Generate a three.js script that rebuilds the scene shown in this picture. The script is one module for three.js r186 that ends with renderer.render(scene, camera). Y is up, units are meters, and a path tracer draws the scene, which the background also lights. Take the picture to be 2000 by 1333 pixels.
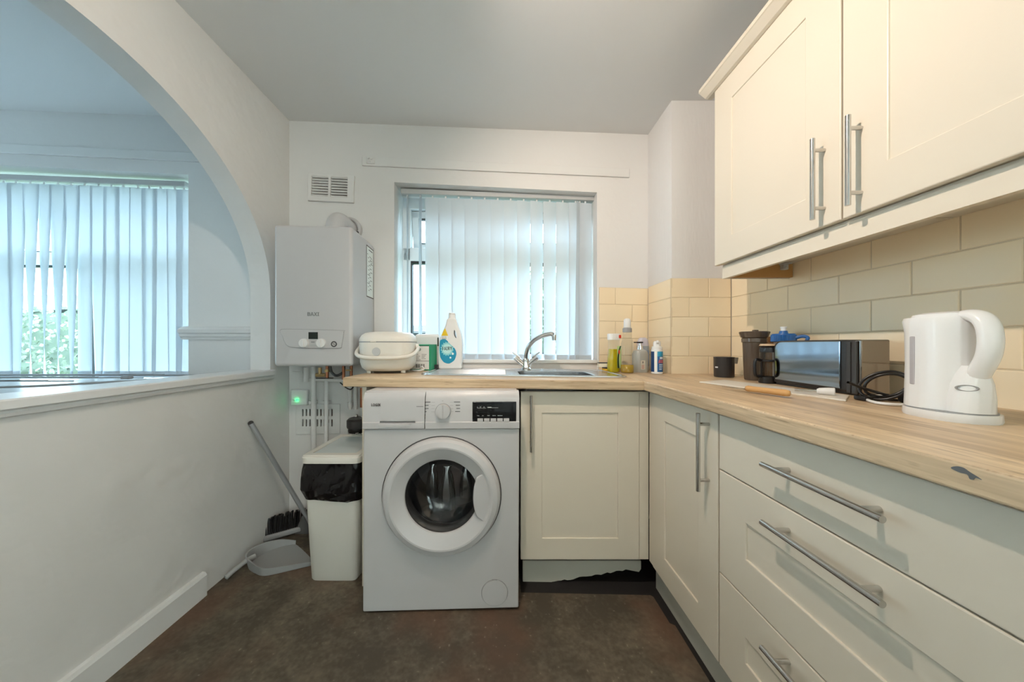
import * as THREE from 'three';
import { mergeGeometries, toCreasedNormals } from 'three/addons/utils/BufferGeometryUtils.js';
import { RoundedBoxGeometry } from 'three/addons/geometries/RoundedBoxGeometry.js';
import { TextGeometry } from 'three/addons/geometries/TextGeometry.js';
import { FontLoader } from 'three/addons/loaders/FontLoader.js';

// ---------------------------------------------------------------- camera, sky, exposure
const F = 625, CX = 980, CY = 674, H = 1.035;          // focal length and optical centre in pixels, eye height
const scene = new THREE.Scene();
const camera = new THREE.PerspectiveCamera(2 * Math.atan(1333 / 2 / F) * 180 / Math.PI, 2000 / 1333, 0.05, 200);
camera.position.set(0, H, 0);
camera.lookAt(0, H, -1);
camera.setViewOffset(2000, 1333, 1000 - CX, 666.5 - CY, 2000, 1333);
const renderer = new THREE.WebGLRenderer({ antialias: true });
renderer.toneMapping = THREE.LinearToneMapping;
renderer.toneMappingExposure = 1.07;
renderer.shadowMap.enabled = true;
scene.background = new THREE.Color().setRGB(0.60, 0.85, 1.0);   // even overcast sky
scene.backgroundIntensity = 11.5;
const LAMP = { at: [-0.13, H + 1.17, -0.62], aim: [1.1, 1.0, -1.673], color: new THREE.Color().setRGB(1, 0.83, 0.69), power: 4.6 };   // spotlight turned to the wall cabinets
const LAMP2 = { at: [-0.17, H + 1.17, -0.2], aim: [-1.22, 1.3, -0.5], power: 2.4 };                                                        // added second spotlight, unseen, to fill the arch wall

// ---------------------------------------------------------------- helpers
const used = {};
const numbered = (n) => { const k = used[n] = (used[n] ?? -1) + 1; return k ? n + '_' + String(k).padStart(3, '0') : n; };
let seedv = 7;
const rnd = () => { seedv = (seedv * 1664525 + 1013904223) >>> 0; return seedv / 4294967296; };
const V = (x, y, z) => new THREE.Vector3(x, y, z);
function clean(g) {
  g = g.index ? g.toNonIndexed() : g;
  for (const k of Object.keys(g.attributes)) if (!['position', 'normal', 'uv'].includes(k)) g.deleteAttribute(k);
  if (!g.attributes.uv) g.setAttribute('uv', new THREE.BufferAttribute(new Float32Array(g.attributes.position.count * 2), 2));
  if (!g.attributes.normal) g.computeVertexNormals();
  g.morphAttributes = {};
  return g;
}
function mk(name, geos, mat, parent = scene) {
  geos = [].concat(geos);
  const g = geos.length > 1 ? mergeGeometries(geos.map(clean)) : geos[0];
  const m = new THREE.Mesh(g, mat); m.name = numbered(name); m.castShadow = m.receiveShadow = true; parent.add(m); return m;
}
function thing(name, label, category, p = [0, 0, 0], turn = 0, group) {
  const o = new THREE.Group(); o.name = numbered(name); scene.add(o); o.position.set(...p); o.rotation.y = turn;
  o.userData = { label, category }; if (group) o.userData.group = group; return o;
}
function tag(o, label, category, group) { o.userData = { label, category }; if (group) o.userData.group = group; return o; }
function lab(o, label) { o.userData.label = label; return o; }
function struct(name, p = [0, 0, 0], turn = 0) { const o = new THREE.Group(); o.name = numbered(name); scene.add(o); o.position.set(...p); o.rotation.y = turn; o.userData = { kind: 'structure' }; return o; }
function smesh(name, geos, mat) { const m = mk(name, geos, mat); m.userData = { kind: 'structure' }; return m; }
const bx = (w, h, d, x = 0, y = 0, z = 0) => new THREE.BoxGeometry(w, h, d).translate(x, y, z);
const rb = (w, h, d, r, x = 0, y = 0, z = 0, s = 3) => new RoundedBoxGeometry(w, h, d, s, r).translate(x, y, z);
const cyl = (r1, r2, h, x = 0, y = 0, z = 0, n = 28, axis = 'y') => { const g = new THREE.CylinderGeometry(r1, r2, h, n); if (axis === 'z') g.rotateX(Math.PI / 2); if (axis === 'x') g.rotateZ(Math.PI / 2); return g.translate(x, y, z); };
const tube = (pts, r, seg = 40, rad = 10, closed = false, tension = 0.5) => new THREE.TubeGeometry(new THREE.CatmullRomCurve3(pts.map((p) => V(...p)), closed, 'catmullrom', tension), seg, r, rad, closed);
const rod = (a, b, r, n = 14) => { const A = V(...a), B = V(...b), d = B.clone().sub(A); return new THREE.CylinderGeometry(r, r, d.length(), n).applyQuaternion(new THREE.Quaternion().setFromUnitVectors(V(0, 1, 0), d.clone().normalize())).translate(...A.add(B).multiplyScalar(0.5).toArray()); };
const lathe = (pts, n = 40) => new THREE.LatheGeometry(pts.map((p) => new THREE.Vector2(...p)), n);
const sharpLathe = (pts, n = 40) => toCreasedNormals(lathe(pts, n), 0.6);
const poly = (pts) => new THREE.Shape(pts.map((p) => new THREE.Vector2(...p)));
function ext(shape, depth, bevel = 0, seg = 1, curve = 24) {
  return new THREE.ExtrudeGeometry(shape, { depth: depth - 2 * bevel, bevelEnabled: bevel > 0, bevelSize: bevel, bevelThickness: bevel, bevelOffset: -bevel, bevelSegments: seg, curveSegments: curve, steps: 1 }).translate(0, 0, bevel);
}
function rrect(w, h, r, cx = 0, cy = 0) {
  const s = new THREE.Shape(), x = cx - w / 2, y = cy - h / 2;
  s.moveTo(x + r, y); s.lineTo(x + w - r, y); s.absarc(x + w - r, y + r, r, -Math.PI / 2, 0); s.lineTo(x + w, y + h - r); s.absarc(x + w - r, y + h - r, r, 0, Math.PI / 2);
  s.lineTo(x + r, y + h); s.absarc(x + r, y + h - r, r, Math.PI / 2, Math.PI); s.lineTo(x, y + r); s.absarc(x + r, y + r, r, Math.PI, 1.5 * Math.PI); return s;
}
const rpath = (w, h, r, cx, cy) => new THREE.Path(rrect(w, h, r, cx, cy).getPoints(6));
// rings of superellipses, [y, half width, half depth, exponent, x offset, z offset], closed at both ends
function loft(levels, n = 48, capTop = true, capBottom = true) {
  const pos = [], idx = [], uv = [];
  levels.forEach(([y, a, b, e = 2, ox = 0, oz = 0], k) => {
    for (let i = 0; i <= n; i++) {
      const t = i / n * 2 * Math.PI, c = Math.cos(t), s = Math.sin(t);
      pos.push(ox + a * Math.sign(c) * Math.abs(c) ** (2 / e), y, oz + b * Math.sign(s) * Math.abs(s) ** (2 / e)); uv.push(i / n, y);
    }
  });
  for (let k = 0; k < levels.length - 1; k++) for (let i = 0; i < n; i++) { const p = k * (n + 1) + i, q = p + n + 1; idx.push(p, q, p + 1, p + 1, q, q + 1); }
  const cap = (k, up) => { const [y, , , , ox = 0, oz = 0] = levels[k], c = pos.length / 3; pos.push(ox, y, oz); uv.push(0.5, 0.5); for (let i = 0; i < n; i++) { const p = k * (n + 1) + i; up ? idx.push(c, p + 1, p) : idx.push(c, p, p + 1); } };
  if (capTop) cap(levels.length - 1, true); if (capBottom) cap(0, false);
  let g = new THREE.BufferGeometry(); g.setAttribute('position', new THREE.Float32BufferAttribute(pos, 3)); g.setAttribute('uv', new THREE.Float32BufferAttribute(uv, 2)); g.setIndex(idx);
  return toCreasedNormals(g, 0.7);
}
function boxUV(g, s = 1) {           // uv in metres from the dominant axis
  g = clean(g); const p = g.attributes.position, n = g.attributes.normal, u = new Float32Array(p.count * 2);
  for (let i = 0; i < p.count; i++) {
    const ax = Math.abs(n.getX(i)), ay = Math.abs(n.getY(i)), az = Math.abs(n.getZ(i));
    const a = ax >= ay && ax >= az ? [p.getZ(i), p.getY(i)] : ay >= az ? [p.getX(i), p.getZ(i)] : [p.getX(i), p.getY(i)];
    u[2 * i] = a[0] * s; u[2 * i + 1] = a[1] * s;
  }
  g.setAttribute('uv', new THREE.BufferAttribute(u, 2)); return g;
}
const P = (px, py, d) => [(px - CX) * d / F, H - (py - CY) * d / F, -d];

// ---------------------------------------------------------------- textures
const hash = (x, y, s) => { let h = Math.imul(x, 374761393) + Math.imul(y, 668265263) + Math.imul(s, 1274126177); h = Math.imul(h ^ (h >>> 13), 1274126177); return ((h ^ (h >>> 16)) >>> 0) / 4294967296; };
function vnoise(x, y, px, py, s) {
  const x0 = Math.floor(x), y0 = Math.floor(y), fx = x - x0, fy = y - y0, u = fx * fx * (3 - 2 * fx), v = fy * fy * (3 - 2 * fy), m = (a, b) => ((a % b) + b) % b;
  const a = hash(m(x0, px), m(y0, py), s), b = hash(m(x0 + 1, px), m(y0, py), s), c = hash(m(x0, px), m(y0 + 1, py), s), d = hash(m(x0 + 1, px), m(y0 + 1, py), s);
  return a + (b - a) * u + (c - a) * v + (a - b - c + d) * u * v;
}
function fbm(u, v, fx, fy, o, s) { let t = 0, a = 0.5, n = 0; for (let i = 0; i < o; i++) { t += a * vnoise(u * fx, v * fy, fx, fy, s + i); n += a; a *= 0.55; fx *= 2; fy *= 2; } return t / n; }
function tex(w, h, f, srgb = true) {
  const d = new Uint8Array(w * h * 4);
  for (let y = 0; y < h; y++) for (let x = 0; x < w; x++) { const c = f(x / w, y / h), o = (y * w + x) * 4; d[o] = c[0]; d[o + 1] = c[1] ?? c[0]; d[o + 2] = c[2] ?? c[0]; d[o + 3] = 255; }
  const t = new THREE.DataTexture(d, w, h); t.wrapS = t.wrapT = THREE.RepeatWrapping; t.magFilter = THREE.LinearFilter; t.minFilter = THREE.LinearMipmapLinearFilter; if (srgb) t.colorSpace = THREE.SRGBColorSpace; t.needsUpdate = true; return t;
}
const mixc = (a, b, t) => a.map((x, i) => x + (b[i] - x) * Math.min(1, Math.max(0, t)));
function canvasTex(w, h, draw) {
  const c = document.createElement('canvas'); c.width = w; c.height = h; const g = c.getContext('2d'); draw(g, w, h);
  const t = new THREE.CanvasTexture(c); t.colorSpace = THREE.SRGBColorSpace; t.magFilter = THREE.LinearFilter; return t;
}
const plasterBump = tex(512, 512, (u, v) => [255 * (0.6 * fbm(u, v, 3, 3, 4, 11) + 0.4 * fbm(u, v, 40, 40, 3, 31))], false);
const roughPlaster = tex(512, 512, (u, v) => [255 * Math.min(1, 0.75 * fbm(u, v, 5, 5, 5, 17) + 0.3 * Math.abs(2 * fbm(u, v, 7, 7, 4, 57) - 1))], false);
const floorTex = tex(1024, 1024, (u, v) => {
  const big = fbm(u, v, 5, 5, 4, 3), mid = fbm(u, v, 22, 22, 4, 21), fine = fbm(u, v, 180, 180, 2, 41), red = fbm(u, v, 6, 6, 4, 77), fib = fbm(u, v, 60, 140, 2, 91);
  let c = mixc([74, 66, 55], [128, 116, 98], (big - 0.36) * 1.15 + (mid - 0.3) * 0.9 + (fine - 0.5) * 0.55 + (fib - 0.5) * 0.3);
  c = mixc(c, [104, 74, 58], (red - 0.58) * 3.0);
  return fine > 0.9 ? mixc(c, [160, 150, 135], 0.5) : c;
});
const floorBump = tex(512, 512, (u, v) => [255 * fbm(u, v, 90, 90, 3, 51)], false);
const oakTex = tex(1024, 1024, (u, v) => {      // grain runs along u
  const w = fbm(u, v, 3, 14, 4, 5), g = fbm(u, v, 6, 120, 3, 15), f = fbm(u, v, 10, 400, 2, 25), pl = fbm(u, v, 2, 7, 3, 45), st = fbm(u, v, 24, 200, 2, 65);
  let c = mixc([176, 153, 124], [226, 205, 174], 0.5 + (w - 0.5) * 1.2 + (g - 0.5) * 0.9 + (f - 0.5) * 0.5);
  c = mixc(c, [168, 154, 134], (pl - 0.5) * 1.5);
  return st > 0.7 ? mixc(c, [150, 128, 102], (st - 0.7) * 3) : c;
});
const brushed = tex(256, 256, (u, v) => [255 * (0.45 + 0.4 * fbm(u, v, 4, 120, 2, 9))], false);
const crumple = tex(512, 512, (u, v) => [255 * (0.5 * Math.abs(2 * fbm(u, v, 5, 4, 3, 13) - 1) + 0.5 * Math.abs(2 * fbm(u, v, 11, 9, 3, 33) - 1))], false);
const leafTex = tex(128, 128, (u, v) => mixc([104, 118, 98], [178, 190, 166], fbm(u, v, 8, 8, 3, 61)));
const grassTex = tex(256, 256, (u, v) => mixc([70, 86, 58], [124, 138, 100], fbm(u, v, 16, 16, 3, 63)));

// ---------------------------------------------------------------- materials
const S = (c, r = 0.5, o = {}) => new THREE.MeshStandardMaterial({ color: new THREE.Color(c), roughness: r, ...o });
const L = (r, g, b, rough = 0.5, o = {}) => new THREE.MeshStandardMaterial({ color: new THREE.Color().setRGB(r, g, b), roughness: rough, ...o });
const M = {
  wall: L(0.74, 0.73, 0.715, 0.75, { bumpMap: plasterBump, bumpScale: 0.0018 }),
  halfwall: L(0.74, 0.725, 0.70, 0.6, { bumpMap: roughPlaster, bumpScale: 0.009 }),
  ceiling: L(0.76, 0.76, 0.755, 0.85, { bumpMap: plasterBump, bumpScale: 0.001 }),
  gloss: L(0.76, 0.755, 0.74, 0.3),
  trim: L(0.74, 0.735, 0.72, 0.4),
  cream: L(0.74, 0.675, 0.56, 0.38),
  creamBody: L(0.72, 0.68, 0.58, 0.5),
  plinth: L(0.52, 0.51, 0.44, 0.5),
  tile: L(0.90, 0.755, 0.535, 0.1), tileB: L(0.885, 0.735, 0.515, 0.12), tileC: L(0.905, 0.77, 0.555, 0.1),
  grout: L(0.66, 0.55, 0.38, 0.9),
  steel: L(0.58, 0.57, 0.55, 0.3, { metalness: 1, roughnessMap: brushed }),
  sink: L(0.66, 0.67, 0.68, 0.22, { metalness: 1 }),
  chrome: L(0.72, 0.72, 0.72, 0.08, { metalness: 1 }),
  white: L(0.80, 0.80, 0.79, 0.25), enamel: L(0.54, 0.53, 0.53, 0.3), whiteMatte: L(0.78, 0.78, 0.77, 0.5),
  upvc: L(0.80, 0.82, 0.82, 0.25), rail: L(0.48, 0.49, 0.49, 0.4), gasket: L(0.02, 0.022, 0.025, 0.6),
  offwhite: L(0.76, 0.73, 0.66, 0.35),
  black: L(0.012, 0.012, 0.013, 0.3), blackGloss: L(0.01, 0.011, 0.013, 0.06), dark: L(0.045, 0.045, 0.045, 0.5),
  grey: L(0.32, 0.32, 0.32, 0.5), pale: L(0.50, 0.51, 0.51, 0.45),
  floor: L(1.0, 1.0, 1.0, 0.62, { map: floorTex, bumpMap: floorBump, bumpScale: 0.0006 }),
  bitumen: L(0.012, 0.011, 0.011, 0.75, { bumpMap: roughPlaster, bumpScale: 0.01 }),
  oak: L(1.0, 0.965, 0.92, 0.42, { map: oakTex }),
  pane: new THREE.MeshPhysicalMaterial({ color: 0xffffff, roughness: 0, transmission: 1, thickness: 0, ior: 1.45 }),
  clear: new THREE.MeshPhysicalMaterial({ color: new THREE.Color().setRGB(0.93, 0.94, 0.93), roughness: 0.02, transmission: 1, thickness: 0, ior: 1.4 }),
  vane: new THREE.MeshPhysicalMaterial({ color: new THREE.Color().setRGB(0.66, 0.72, 0.77), roughness: 1, transmission: 0.25, thickness: 0, specularIntensity: 0.2, side: THREE.DoubleSide }),
  copper: L(0.42, 0.17, 0.09, 0.4, { metalness: 0.9 }), brass: L(0.55, 0.40, 0.2, 0.4, { metalness: 0.9 }),
  mdf: L(0.56, 0.30, 0.10, 0.6), led: new THREE.MeshStandardMaterial({ color: 0x052005, emissive: new THREE.Color().setRGB(0.05, 1, 0.25), emissiveIntensity: 1.4 }),
  bulb: new THREE.MeshStandardMaterial({ color: 0xffffff, emissive: LAMP.color, emissiveIntensity: 6 }),
};
const font = await new FontLoader().loadAsync('fonts/droid/droid_sans_bold.typeface.json');

// ---------------------------------------------------------------- the back wall's own frame
const TH = Math.atan(0.0571), D0 = 1.8992, ST = Math.sin(TH), CT = Math.cos(TH);
function W(px, py, off = 0) {            // photograph -> (along, up) on the plane parallel to the back wall, off in front of it
  const kx = (px - CX) / F, ky = -(py - CY) / F, t = (off - D0 * CT) / (kx * ST - CT), x = kx * t, z = -t + D0;
  return [x * CT - z * ST, H + ky * t];
}
const wallPoint = (u, v, w = 0) => [u * CT + w * ST, v, -D0 - u * ST + w * CT];
const floorY = (x) => -0.0145 * x;
const CEIL = 2.317, TILT = -0.0145;

// ---------------------------------------------------------------- structure
const WT = 0.2;                         // back wall thickness
const kw = [W(770, 356), W(1166, 376), W(1166, 711), W(770, 709)];
const lw = [W(-560, 294), W(368, 341), W(368, 752), W(-560, 790)];
{
  const s = poly([[-4.6, -0.2], [1.75, -0.2], [1.75, 2.5], [-4.6, 2.5]]);
  s.holes.push(new THREE.Path([...kw].reverse().map((p) => new THREE.Vector2(...p))), new THREE.Path([...lw].reverse().map((p) => new THREE.Vector2(...p))));
  const ducts = [[W(612, 347), W(685, 391)], [W(586, 796), W(659, 842)]];
  for (const [a, b] of ducts) s.holes.push(new THREE.Path([[a[0], b[1]], [a[0], a[1]], [b[0], a[1]], [b[0], b[1]]].map((p) => new THREE.Vector2(...p))));
  const wb = struct('wall_back', [0, 0, -D0], TH);
  mk('plaster', new THREE.ExtrudeGeometry(s, { depth: WT, bevelEnabled: false }).translate(0, 0, -WT), M.wall, wb);
  for (const [a, b] of ducts) mk('duct_back', bx(b[0] - a[0] + 0.02, a[1] - b[1] + 0.02, 0.01, (a[0] + b[0]) / 2, (a[1] + b[1]) / 2, -WT - 0.006), L(0.2, 0.13, 0.1, 0.95), wb);  // dark colour stands in for the shade inside the vent openings
  globalThis.__wb = wb;
}
const wallBack = globalThis.__wb;
const XR = 1.2;                         // face of the tiles on the right wall
const wallRight = struct('wall_right', [XR + 0.006, 0, 0]);
const PX = 0.885, PD = 1.673;           // corner pier
const pier = struct('wall_pier', [PX, 0, -PD]);
mk('plaster', bx(0.5, 2.5, 0.4, 0.256, 1.15, -0.206), M.wall, pier);

// the partition on the left with its arch
const XL = -1.215, LT = 0.105;
{
  const s = new THREE.Shape(); s.moveTo(-1.88, -0.15); s.lineTo(2.5, -0.15); s.lineTo(2.5, 2.5); s.lineTo(-1.88, 2.5); s.closePath();
  const h = new THREE.Path(), c = 0.9, a = 0.78, b = 0.70, ys = 1.294;   // along x = -d
  h.moveTo(-1.68, 0.87); h.lineTo(-1.68, ys);
  for (let i = 1; i < 40; i++) { const t = Math.PI - i / 40 * Math.PI; h.lineTo(-c + a * Math.cos(t), ys + b * Math.sin(t)); }
  h.lineTo(-0.12, ys); h.lineTo(-0.12, 0.87); h.closePath();
  s.holes.push(h);
  const g = new THREE.ExtrudeGeometry(s, { depth: LT, bevelEnabled: false, curveSegments: 40 });
  g.rotateY(-Math.PI / 2);              // shape x -> world z, extrusion -> -x
  smesh('wall_left', g.translate(XL, 0, 0), M.halfwall);
}
{
  const t = struct('trim_1', [XL, 0.904, 0]);
  const prof = poly([[0.026, -0.024], [0.026, -0.004], [0.022, 0], [-LT - 0.03, 0], [-LT - 0.03, -0.03], [0, -0.03], [0.006, -0.046], [0.013, -0.044], [0.016, -0.036], [0.012, -0.03], [0.016, -0.024]]);
  mk('ledge', new THREE.ExtrudeGeometry(prof, { depth: 1.565, bevelEnabled: false }).translate(0, 0, -1.687), M.gloss, t);
}
{
  const s = new THREE.Shape([[0, 0], [0.018, 0], [0.018, 0.085], [0.012, 0.096], [0, 0.098]].map((p) => new THREE.Vector2(...p)));
  smesh('baseboard_left', new THREE.ExtrudeGeometry(s, { depth: 3.0, bevelEnabled: false }).translate(XL, floorY(XL) - 0.002, -1.3), M.gloss);
}
// ceiling, floors, rear and far walls
smesh('ceiling', bx(6.4, 0.16, 4.9, -1.55, CEIL + 0.08, 0.3), M.ceiling);
{
  const sub = mk('floor', boxUV(bx(6.4, 0.1, 4.9, 0, -0.05, 0)), M.bitumen); sub.userData = { kind: 'structure' };
  sub.position.set(-1.55, -0.004 - TILT * 0 + 0.0225, 0.3); sub.rotation.z = TILT;
  const pts = [[-4.5, -2.6], [0.645, -2.6], [0.645, 1.19], [0.63, 1.2], [0.628, 1.325], [0.62, 1.334], [0.08, 1.338], [0.07, 2.0], [-4.5, 2.2]];
  const vin = mk('floor_covering', boxUV(ext(poly(pts.map((p) => [p[0], p[1]])), 0.003).rotateX(-Math.PI / 2), 0.55), M.floor); vin.userData = { kind: 'structure' };
  vin.rotation.z = TILT; vin.position.y = -0.003;
}
// side walls; their unseen openings are added to let fill daylight in
const sideHoles = { left: [-1.3, -0.15, 0.85, 2.15], right: [0.7, 2.2, 0.1, 2.1], rear: [-0.5, 0.9, 0.9, 2.1] };       // along z, up
{
  const wall = (z0, z1, [a, b, c, d]) => { const s = poly([[-z1, -0.2], [-z0, -0.2], [-z0, 2.5], [-z1, 2.5]]); s.holes.push(new THREE.Path([[-b, c], [-b, d], [-a, d], [-a, c]].map((p) => new THREE.Vector2(...p)))); return new THREE.ExtrudeGeometry(s, { depth: 0.2, bevelEnabled: false }).rotateY(Math.PI / 2); };
  smesh('wall_far_left', wall(-2.3, 2.9, sideHoles.left).translate(-4.6, 0, 0), M.wall);
  mk('plaster', wall(-2.05, 2.9, sideHoles.right), M.wall, wallRight);
  const s = poly([[-4.7, -0.2], [1.6, -0.2], [1.6, 2.5], [-4.7, 2.5]]), [a, b, c, d] = sideHoles.rear; s.holes.push(new THREE.Path([[a, c], [a, d], [b, d], [b, c]].map((p) => new THREE.Vector2(...p))));
  smesh('wall_rear', new THREE.ExtrudeGeometry(s, { depth: 0.2, bevelEnabled: false }).translate(0, 0, 2.45), M.wall);
}
// windows: frame bars, panes
function bars(list, z, dz, parent, mat = M.upvc, name = 'frame') { return mk(name, list.map(([x0, x1, y0, y1]) => rb(x1 - x0, y1 - y0, dz, 0.006, (x0 + x1) / 2, (y0 + y1) / 2, z, 2)), mat, parent); }
function plainWindow(a, b, c, d, z, nx, parent, tr) {
  const list = [[a - 0.03, a + 0.045, c - 0.03, d + 0.03], [b - 0.045, b + 0.03, c - 0.03, d + 0.03], [a, b, c - 0.03, c + 0.045], [a, b, d - 0.045, d + 0.03]];
  for (let i = 1; i < nx; i++) { const x = a + (b - a) * i / nx; list.push([x - 0.035, x + 0.035, c, d]); }
  if (tr) list.push([a, b, tr[0], tr[1]]);
  bars(list, z, 0.065, parent);
  for (let i = 0; i < nx; i++) {
    const x0 = a + (b - a) * i / nx, x1 = a + (b - a) * (i + 1) / nx;
    for (const [y0, y1] of tr ? [[c, tr[0]], [tr[1], d]] : [[c, d]]) {
      mk('pane', new THREE.PlaneGeometry(x1 - x0 - 0.06, y1 - y0 + 0.02).translate((x0 + x1) / 2, (y0 + y1) / 2, z), M.pane, parent);
      const gx0 = x0 + (i ? 0.035 : 0.045), gx1 = x1 - (i < nx - 1 ? 0.035 : 0.045), gy0 = y0 === c ? y0 + 0.045 : y0, gy1 = y1 === d ? y1 - 0.045 : y1;
      mk('gasket', [[gx0, gx0 + 0.006, gy0, gy1], [gx1 - 0.006, gx1, gy0, gy1], [gx0, gx1, gy0, gy0 + 0.006], [gx0, gx1, gy1 - 0.009, gy1]].map(([p, q, r, s]) => bx(q - p, s - r, 0.04, (p + q) / 2, (r + s) / 2, z + 0.008)), M.gasket, parent);
    }
  }
}
{
  const w1 = struct('window_1', [0, 0, -D0], TH), z = -WT - 0.034;
  const u0 = kw[0][0], u1 = kw[1][0], v0 = (kw[2][1] + kw[3][1]) / 2, vt = kw[0][1], tA = W(820, 513, z)[1], tB = W(820, 487, z)[1];
  const um = W(932, 500, z)[0];
  bars([[u0 - 0.03, u0 + 0.05, v0 - 0.03, vt + 0.03], [u1 - 0.05, u1 + 0.03, v0 - 0.03, vt + 0.03], [u0, u1, v0 - 0.03, v0 + 0.05], [u0, u1, vt - 0.07, vt + 0.03], [um - 0.035, um + 0.035, v0, vt], [u0, u1, tA, tB]], z, 0.065, w1);
  for (const [a, b] of [[u0 + 0.05, um - 0.035], [um + 0.035, u1 - 0.05]]) {
    mk('pane', new THREE.PlaneGeometry(b - a, tA - v0 - 0.05).translate((a + b) / 2, (tA + v0 + 0.05) / 2, z), M.pane, w1);
    const c = v0 + 0.05, d = tA;
    mk('gasket', [[a, a + 0.007, c, d], [b - 0.007, b, c, d], [a, b, c, c + 0.007], [a, b, d - 0.012, d]].map(([p, q, r, s]) => bx(q - p, s - r, 0.05, (p + q) / 2, (r + s) / 2, z + 0.006)), M.gasket, w1);
  }
  // right fanlight is shut, left one stands open on its stay
  const fan = (a, b, open) => {
    const f = new THREE.Group(); f.name = numbered('fanlight'); w1.add(f); const top = vt - 0.07, h = top - tB;
    f.position.set((a + b) / 2, top, z - 0.012); f.rotation.x = open;
    const w = b - a;
    mk('sash', [rb(0.045, h, 0.045, 0.005, -w / 2 + 0.0225, -h / 2, 0, 2), rb(0.045, h, 0.045, 0.005, w / 2 - 0.0225, -h / 2, 0, 2), rb(w, 0.045, 0.045, 0.005, 0, -0.0225, 0, 2), rb(w, 0.045, 0.045, 0.005, 0, -h + 0.0225, 0, 2)], M.upvc, f);
    mk('pane', new THREE.PlaneGeometry(w - 0.08, h - 0.08).translate(0, -h / 2, 0), M.pane, f);
    mk('gasket', [bx(w - 0.09, 0.009, 0.047, 0, -0.049, 0), bx(w - 0.09, 0.006, 0.047, 0, -h + 0.048, 0), bx(0.006, h - 0.09, 0.047, -w / 2 + 0.048, -h / 2, 0), bx(0.006, h - 0.09, 0.047, w / 2 - 0.048, -h / 2, 0)], M.gasket, f);
  };
  fan(u0 + 0.05, um - 0.035, 0.2); fan(um + 0.035, u1 - 0.05, 0);
  mk('window_sill', rb(u1 - u0 - 0.004, 0.02, WT + 0.014, 0.004, (u0 + u1) / 2, 0, -WT / 2 + 0.007).rotateZ(TILT * 0.4).translate(0, v0 + 0.011, 0), M.gloss, w1);
  const w2 = struct('window_2', [0, 0, -D0], TH);
  plainWindow(lw[0][0], lw[1][0], 0.76, 2.02, z, 3, w2, [1.52, 1.6]);
  mk('window_sill', rb(lw[1][0] - lw[0][0], 0.022, WT + 0.05, 0.004, (lw[0][0] + lw[1][0]) / 2, lw[2][1] + 0.012, -WT / 2 + 0.02), M.gloss, w2);
  const L3 = sideHoles.left, R3 = sideHoles.right;
  plainWindow(-L3[1], -L3[0], L3[2], L3[3], 0, 3, struct('added_window_3', [-4.63, 0, 0], Math.PI / 2), null);  // unseen left room window, added for cool fill light
  plainWindow(...sideHoles.rear, 0, 2, struct('added_window_5', [0, 0, 2.68]), null);  // unseen rear window, added to fill the faces turned to the camera
  plainWindow(R3[0], R3[1], R3[2], R3[3], 0, 2, struct('added_window_4', [XR + 0.24, 0, 0], -Math.PI / 2), null);  // unseen glazed side opening, added to fill the left wall
}
// unseen cream roller blinds, added to warm the fill from two added openings
{
  const fabric = new THREE.MeshPhysicalMaterial({ color: new THREE.Color().setRGB(0.96, 0.85, 0.74), roughness: 1, transmission: 0.6, thickness: 0, specularIntensity: 0.2, side: THREE.DoubleSide });
  const warm = fabric.clone(); warm.color.setRGB(0.97, 0.79, 0.64);
  const roller = (label, p, turn, w, h, fabric) => { const t = thing('added_roller_blind', label, 'blind', p, turn); mk('fabric', new THREE.PlaneGeometry(w, h).translate(0, -h / 2, 0), fabric, t); mk('roller', cyl(0.02, 0.02, w, 0, 0.01, 0, 20, 'x'), M.upvc, t); mk('bottom_bar', rb(w, 0.025, 0.012, 0.004, 0, -h, 0), M.upvc, t); };
  const [a, b, c, d] = sideHoles.right, [e, f, g, h] = sideHoles.rear;
  roller('cream roller blind added to warm the fill light of the side opening', [XR + 0.06, d - 0.02, (a + b) / 2], -Math.PI / 2, b - a - 0.02, d - c - 0.06, fabric);
  roller('cream roller blind added to warm the fill light of the rear opening', [(e + f) / 2, h - 0.02, 2.5], Math.PI, f - e - 0.02, h - g - 0.06, warm);
}
// tiles: grout bed and tiles one by one
const tileGeo = {};
function tile(w, h) { const k = w.toFixed(3) + '_' + h.toFixed(3); return tileGeo[k] ??= ext(poly([[-w / 2, -h / 2], [w / 2, -h / 2], [w / 2, h / 2], [-w / 2, h / 2]]), 0.006, 0.0022, 1); }
const TOP = H + 0.349, ROW = 0.1022, JOINT = 0.0024;
function tileRun(parent, len, joints, place, rows = 5) {   // joints: for even and odd rows, sorted positions along the run
  for (let r = 0; r < rows; r++) {
    const y1 = TOP - r * ROW, cuts = [0, ...joints[r % 2].filter((j) => j > 0.03 && j < len - 0.03), len];
    for (let i = 0; i < cuts.length - 1; i++) {
      const a = cuts[i] + JOINT / 2, b = cuts[i + 1] - JOINT / 2; if (b - a < 0.006) continue;
      const m = mk('tile', tile(b - a, ROW - JOINT), [M.tile, M.tile, M.tileB, M.tileC][Math.floor(rnd() * 4)], parent);
      place(m, (a + b) / 2, y1 - ROW / 2);
      m.rotation.x += (rnd() - 0.5) * 0.006;
    }
  }
}
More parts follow.
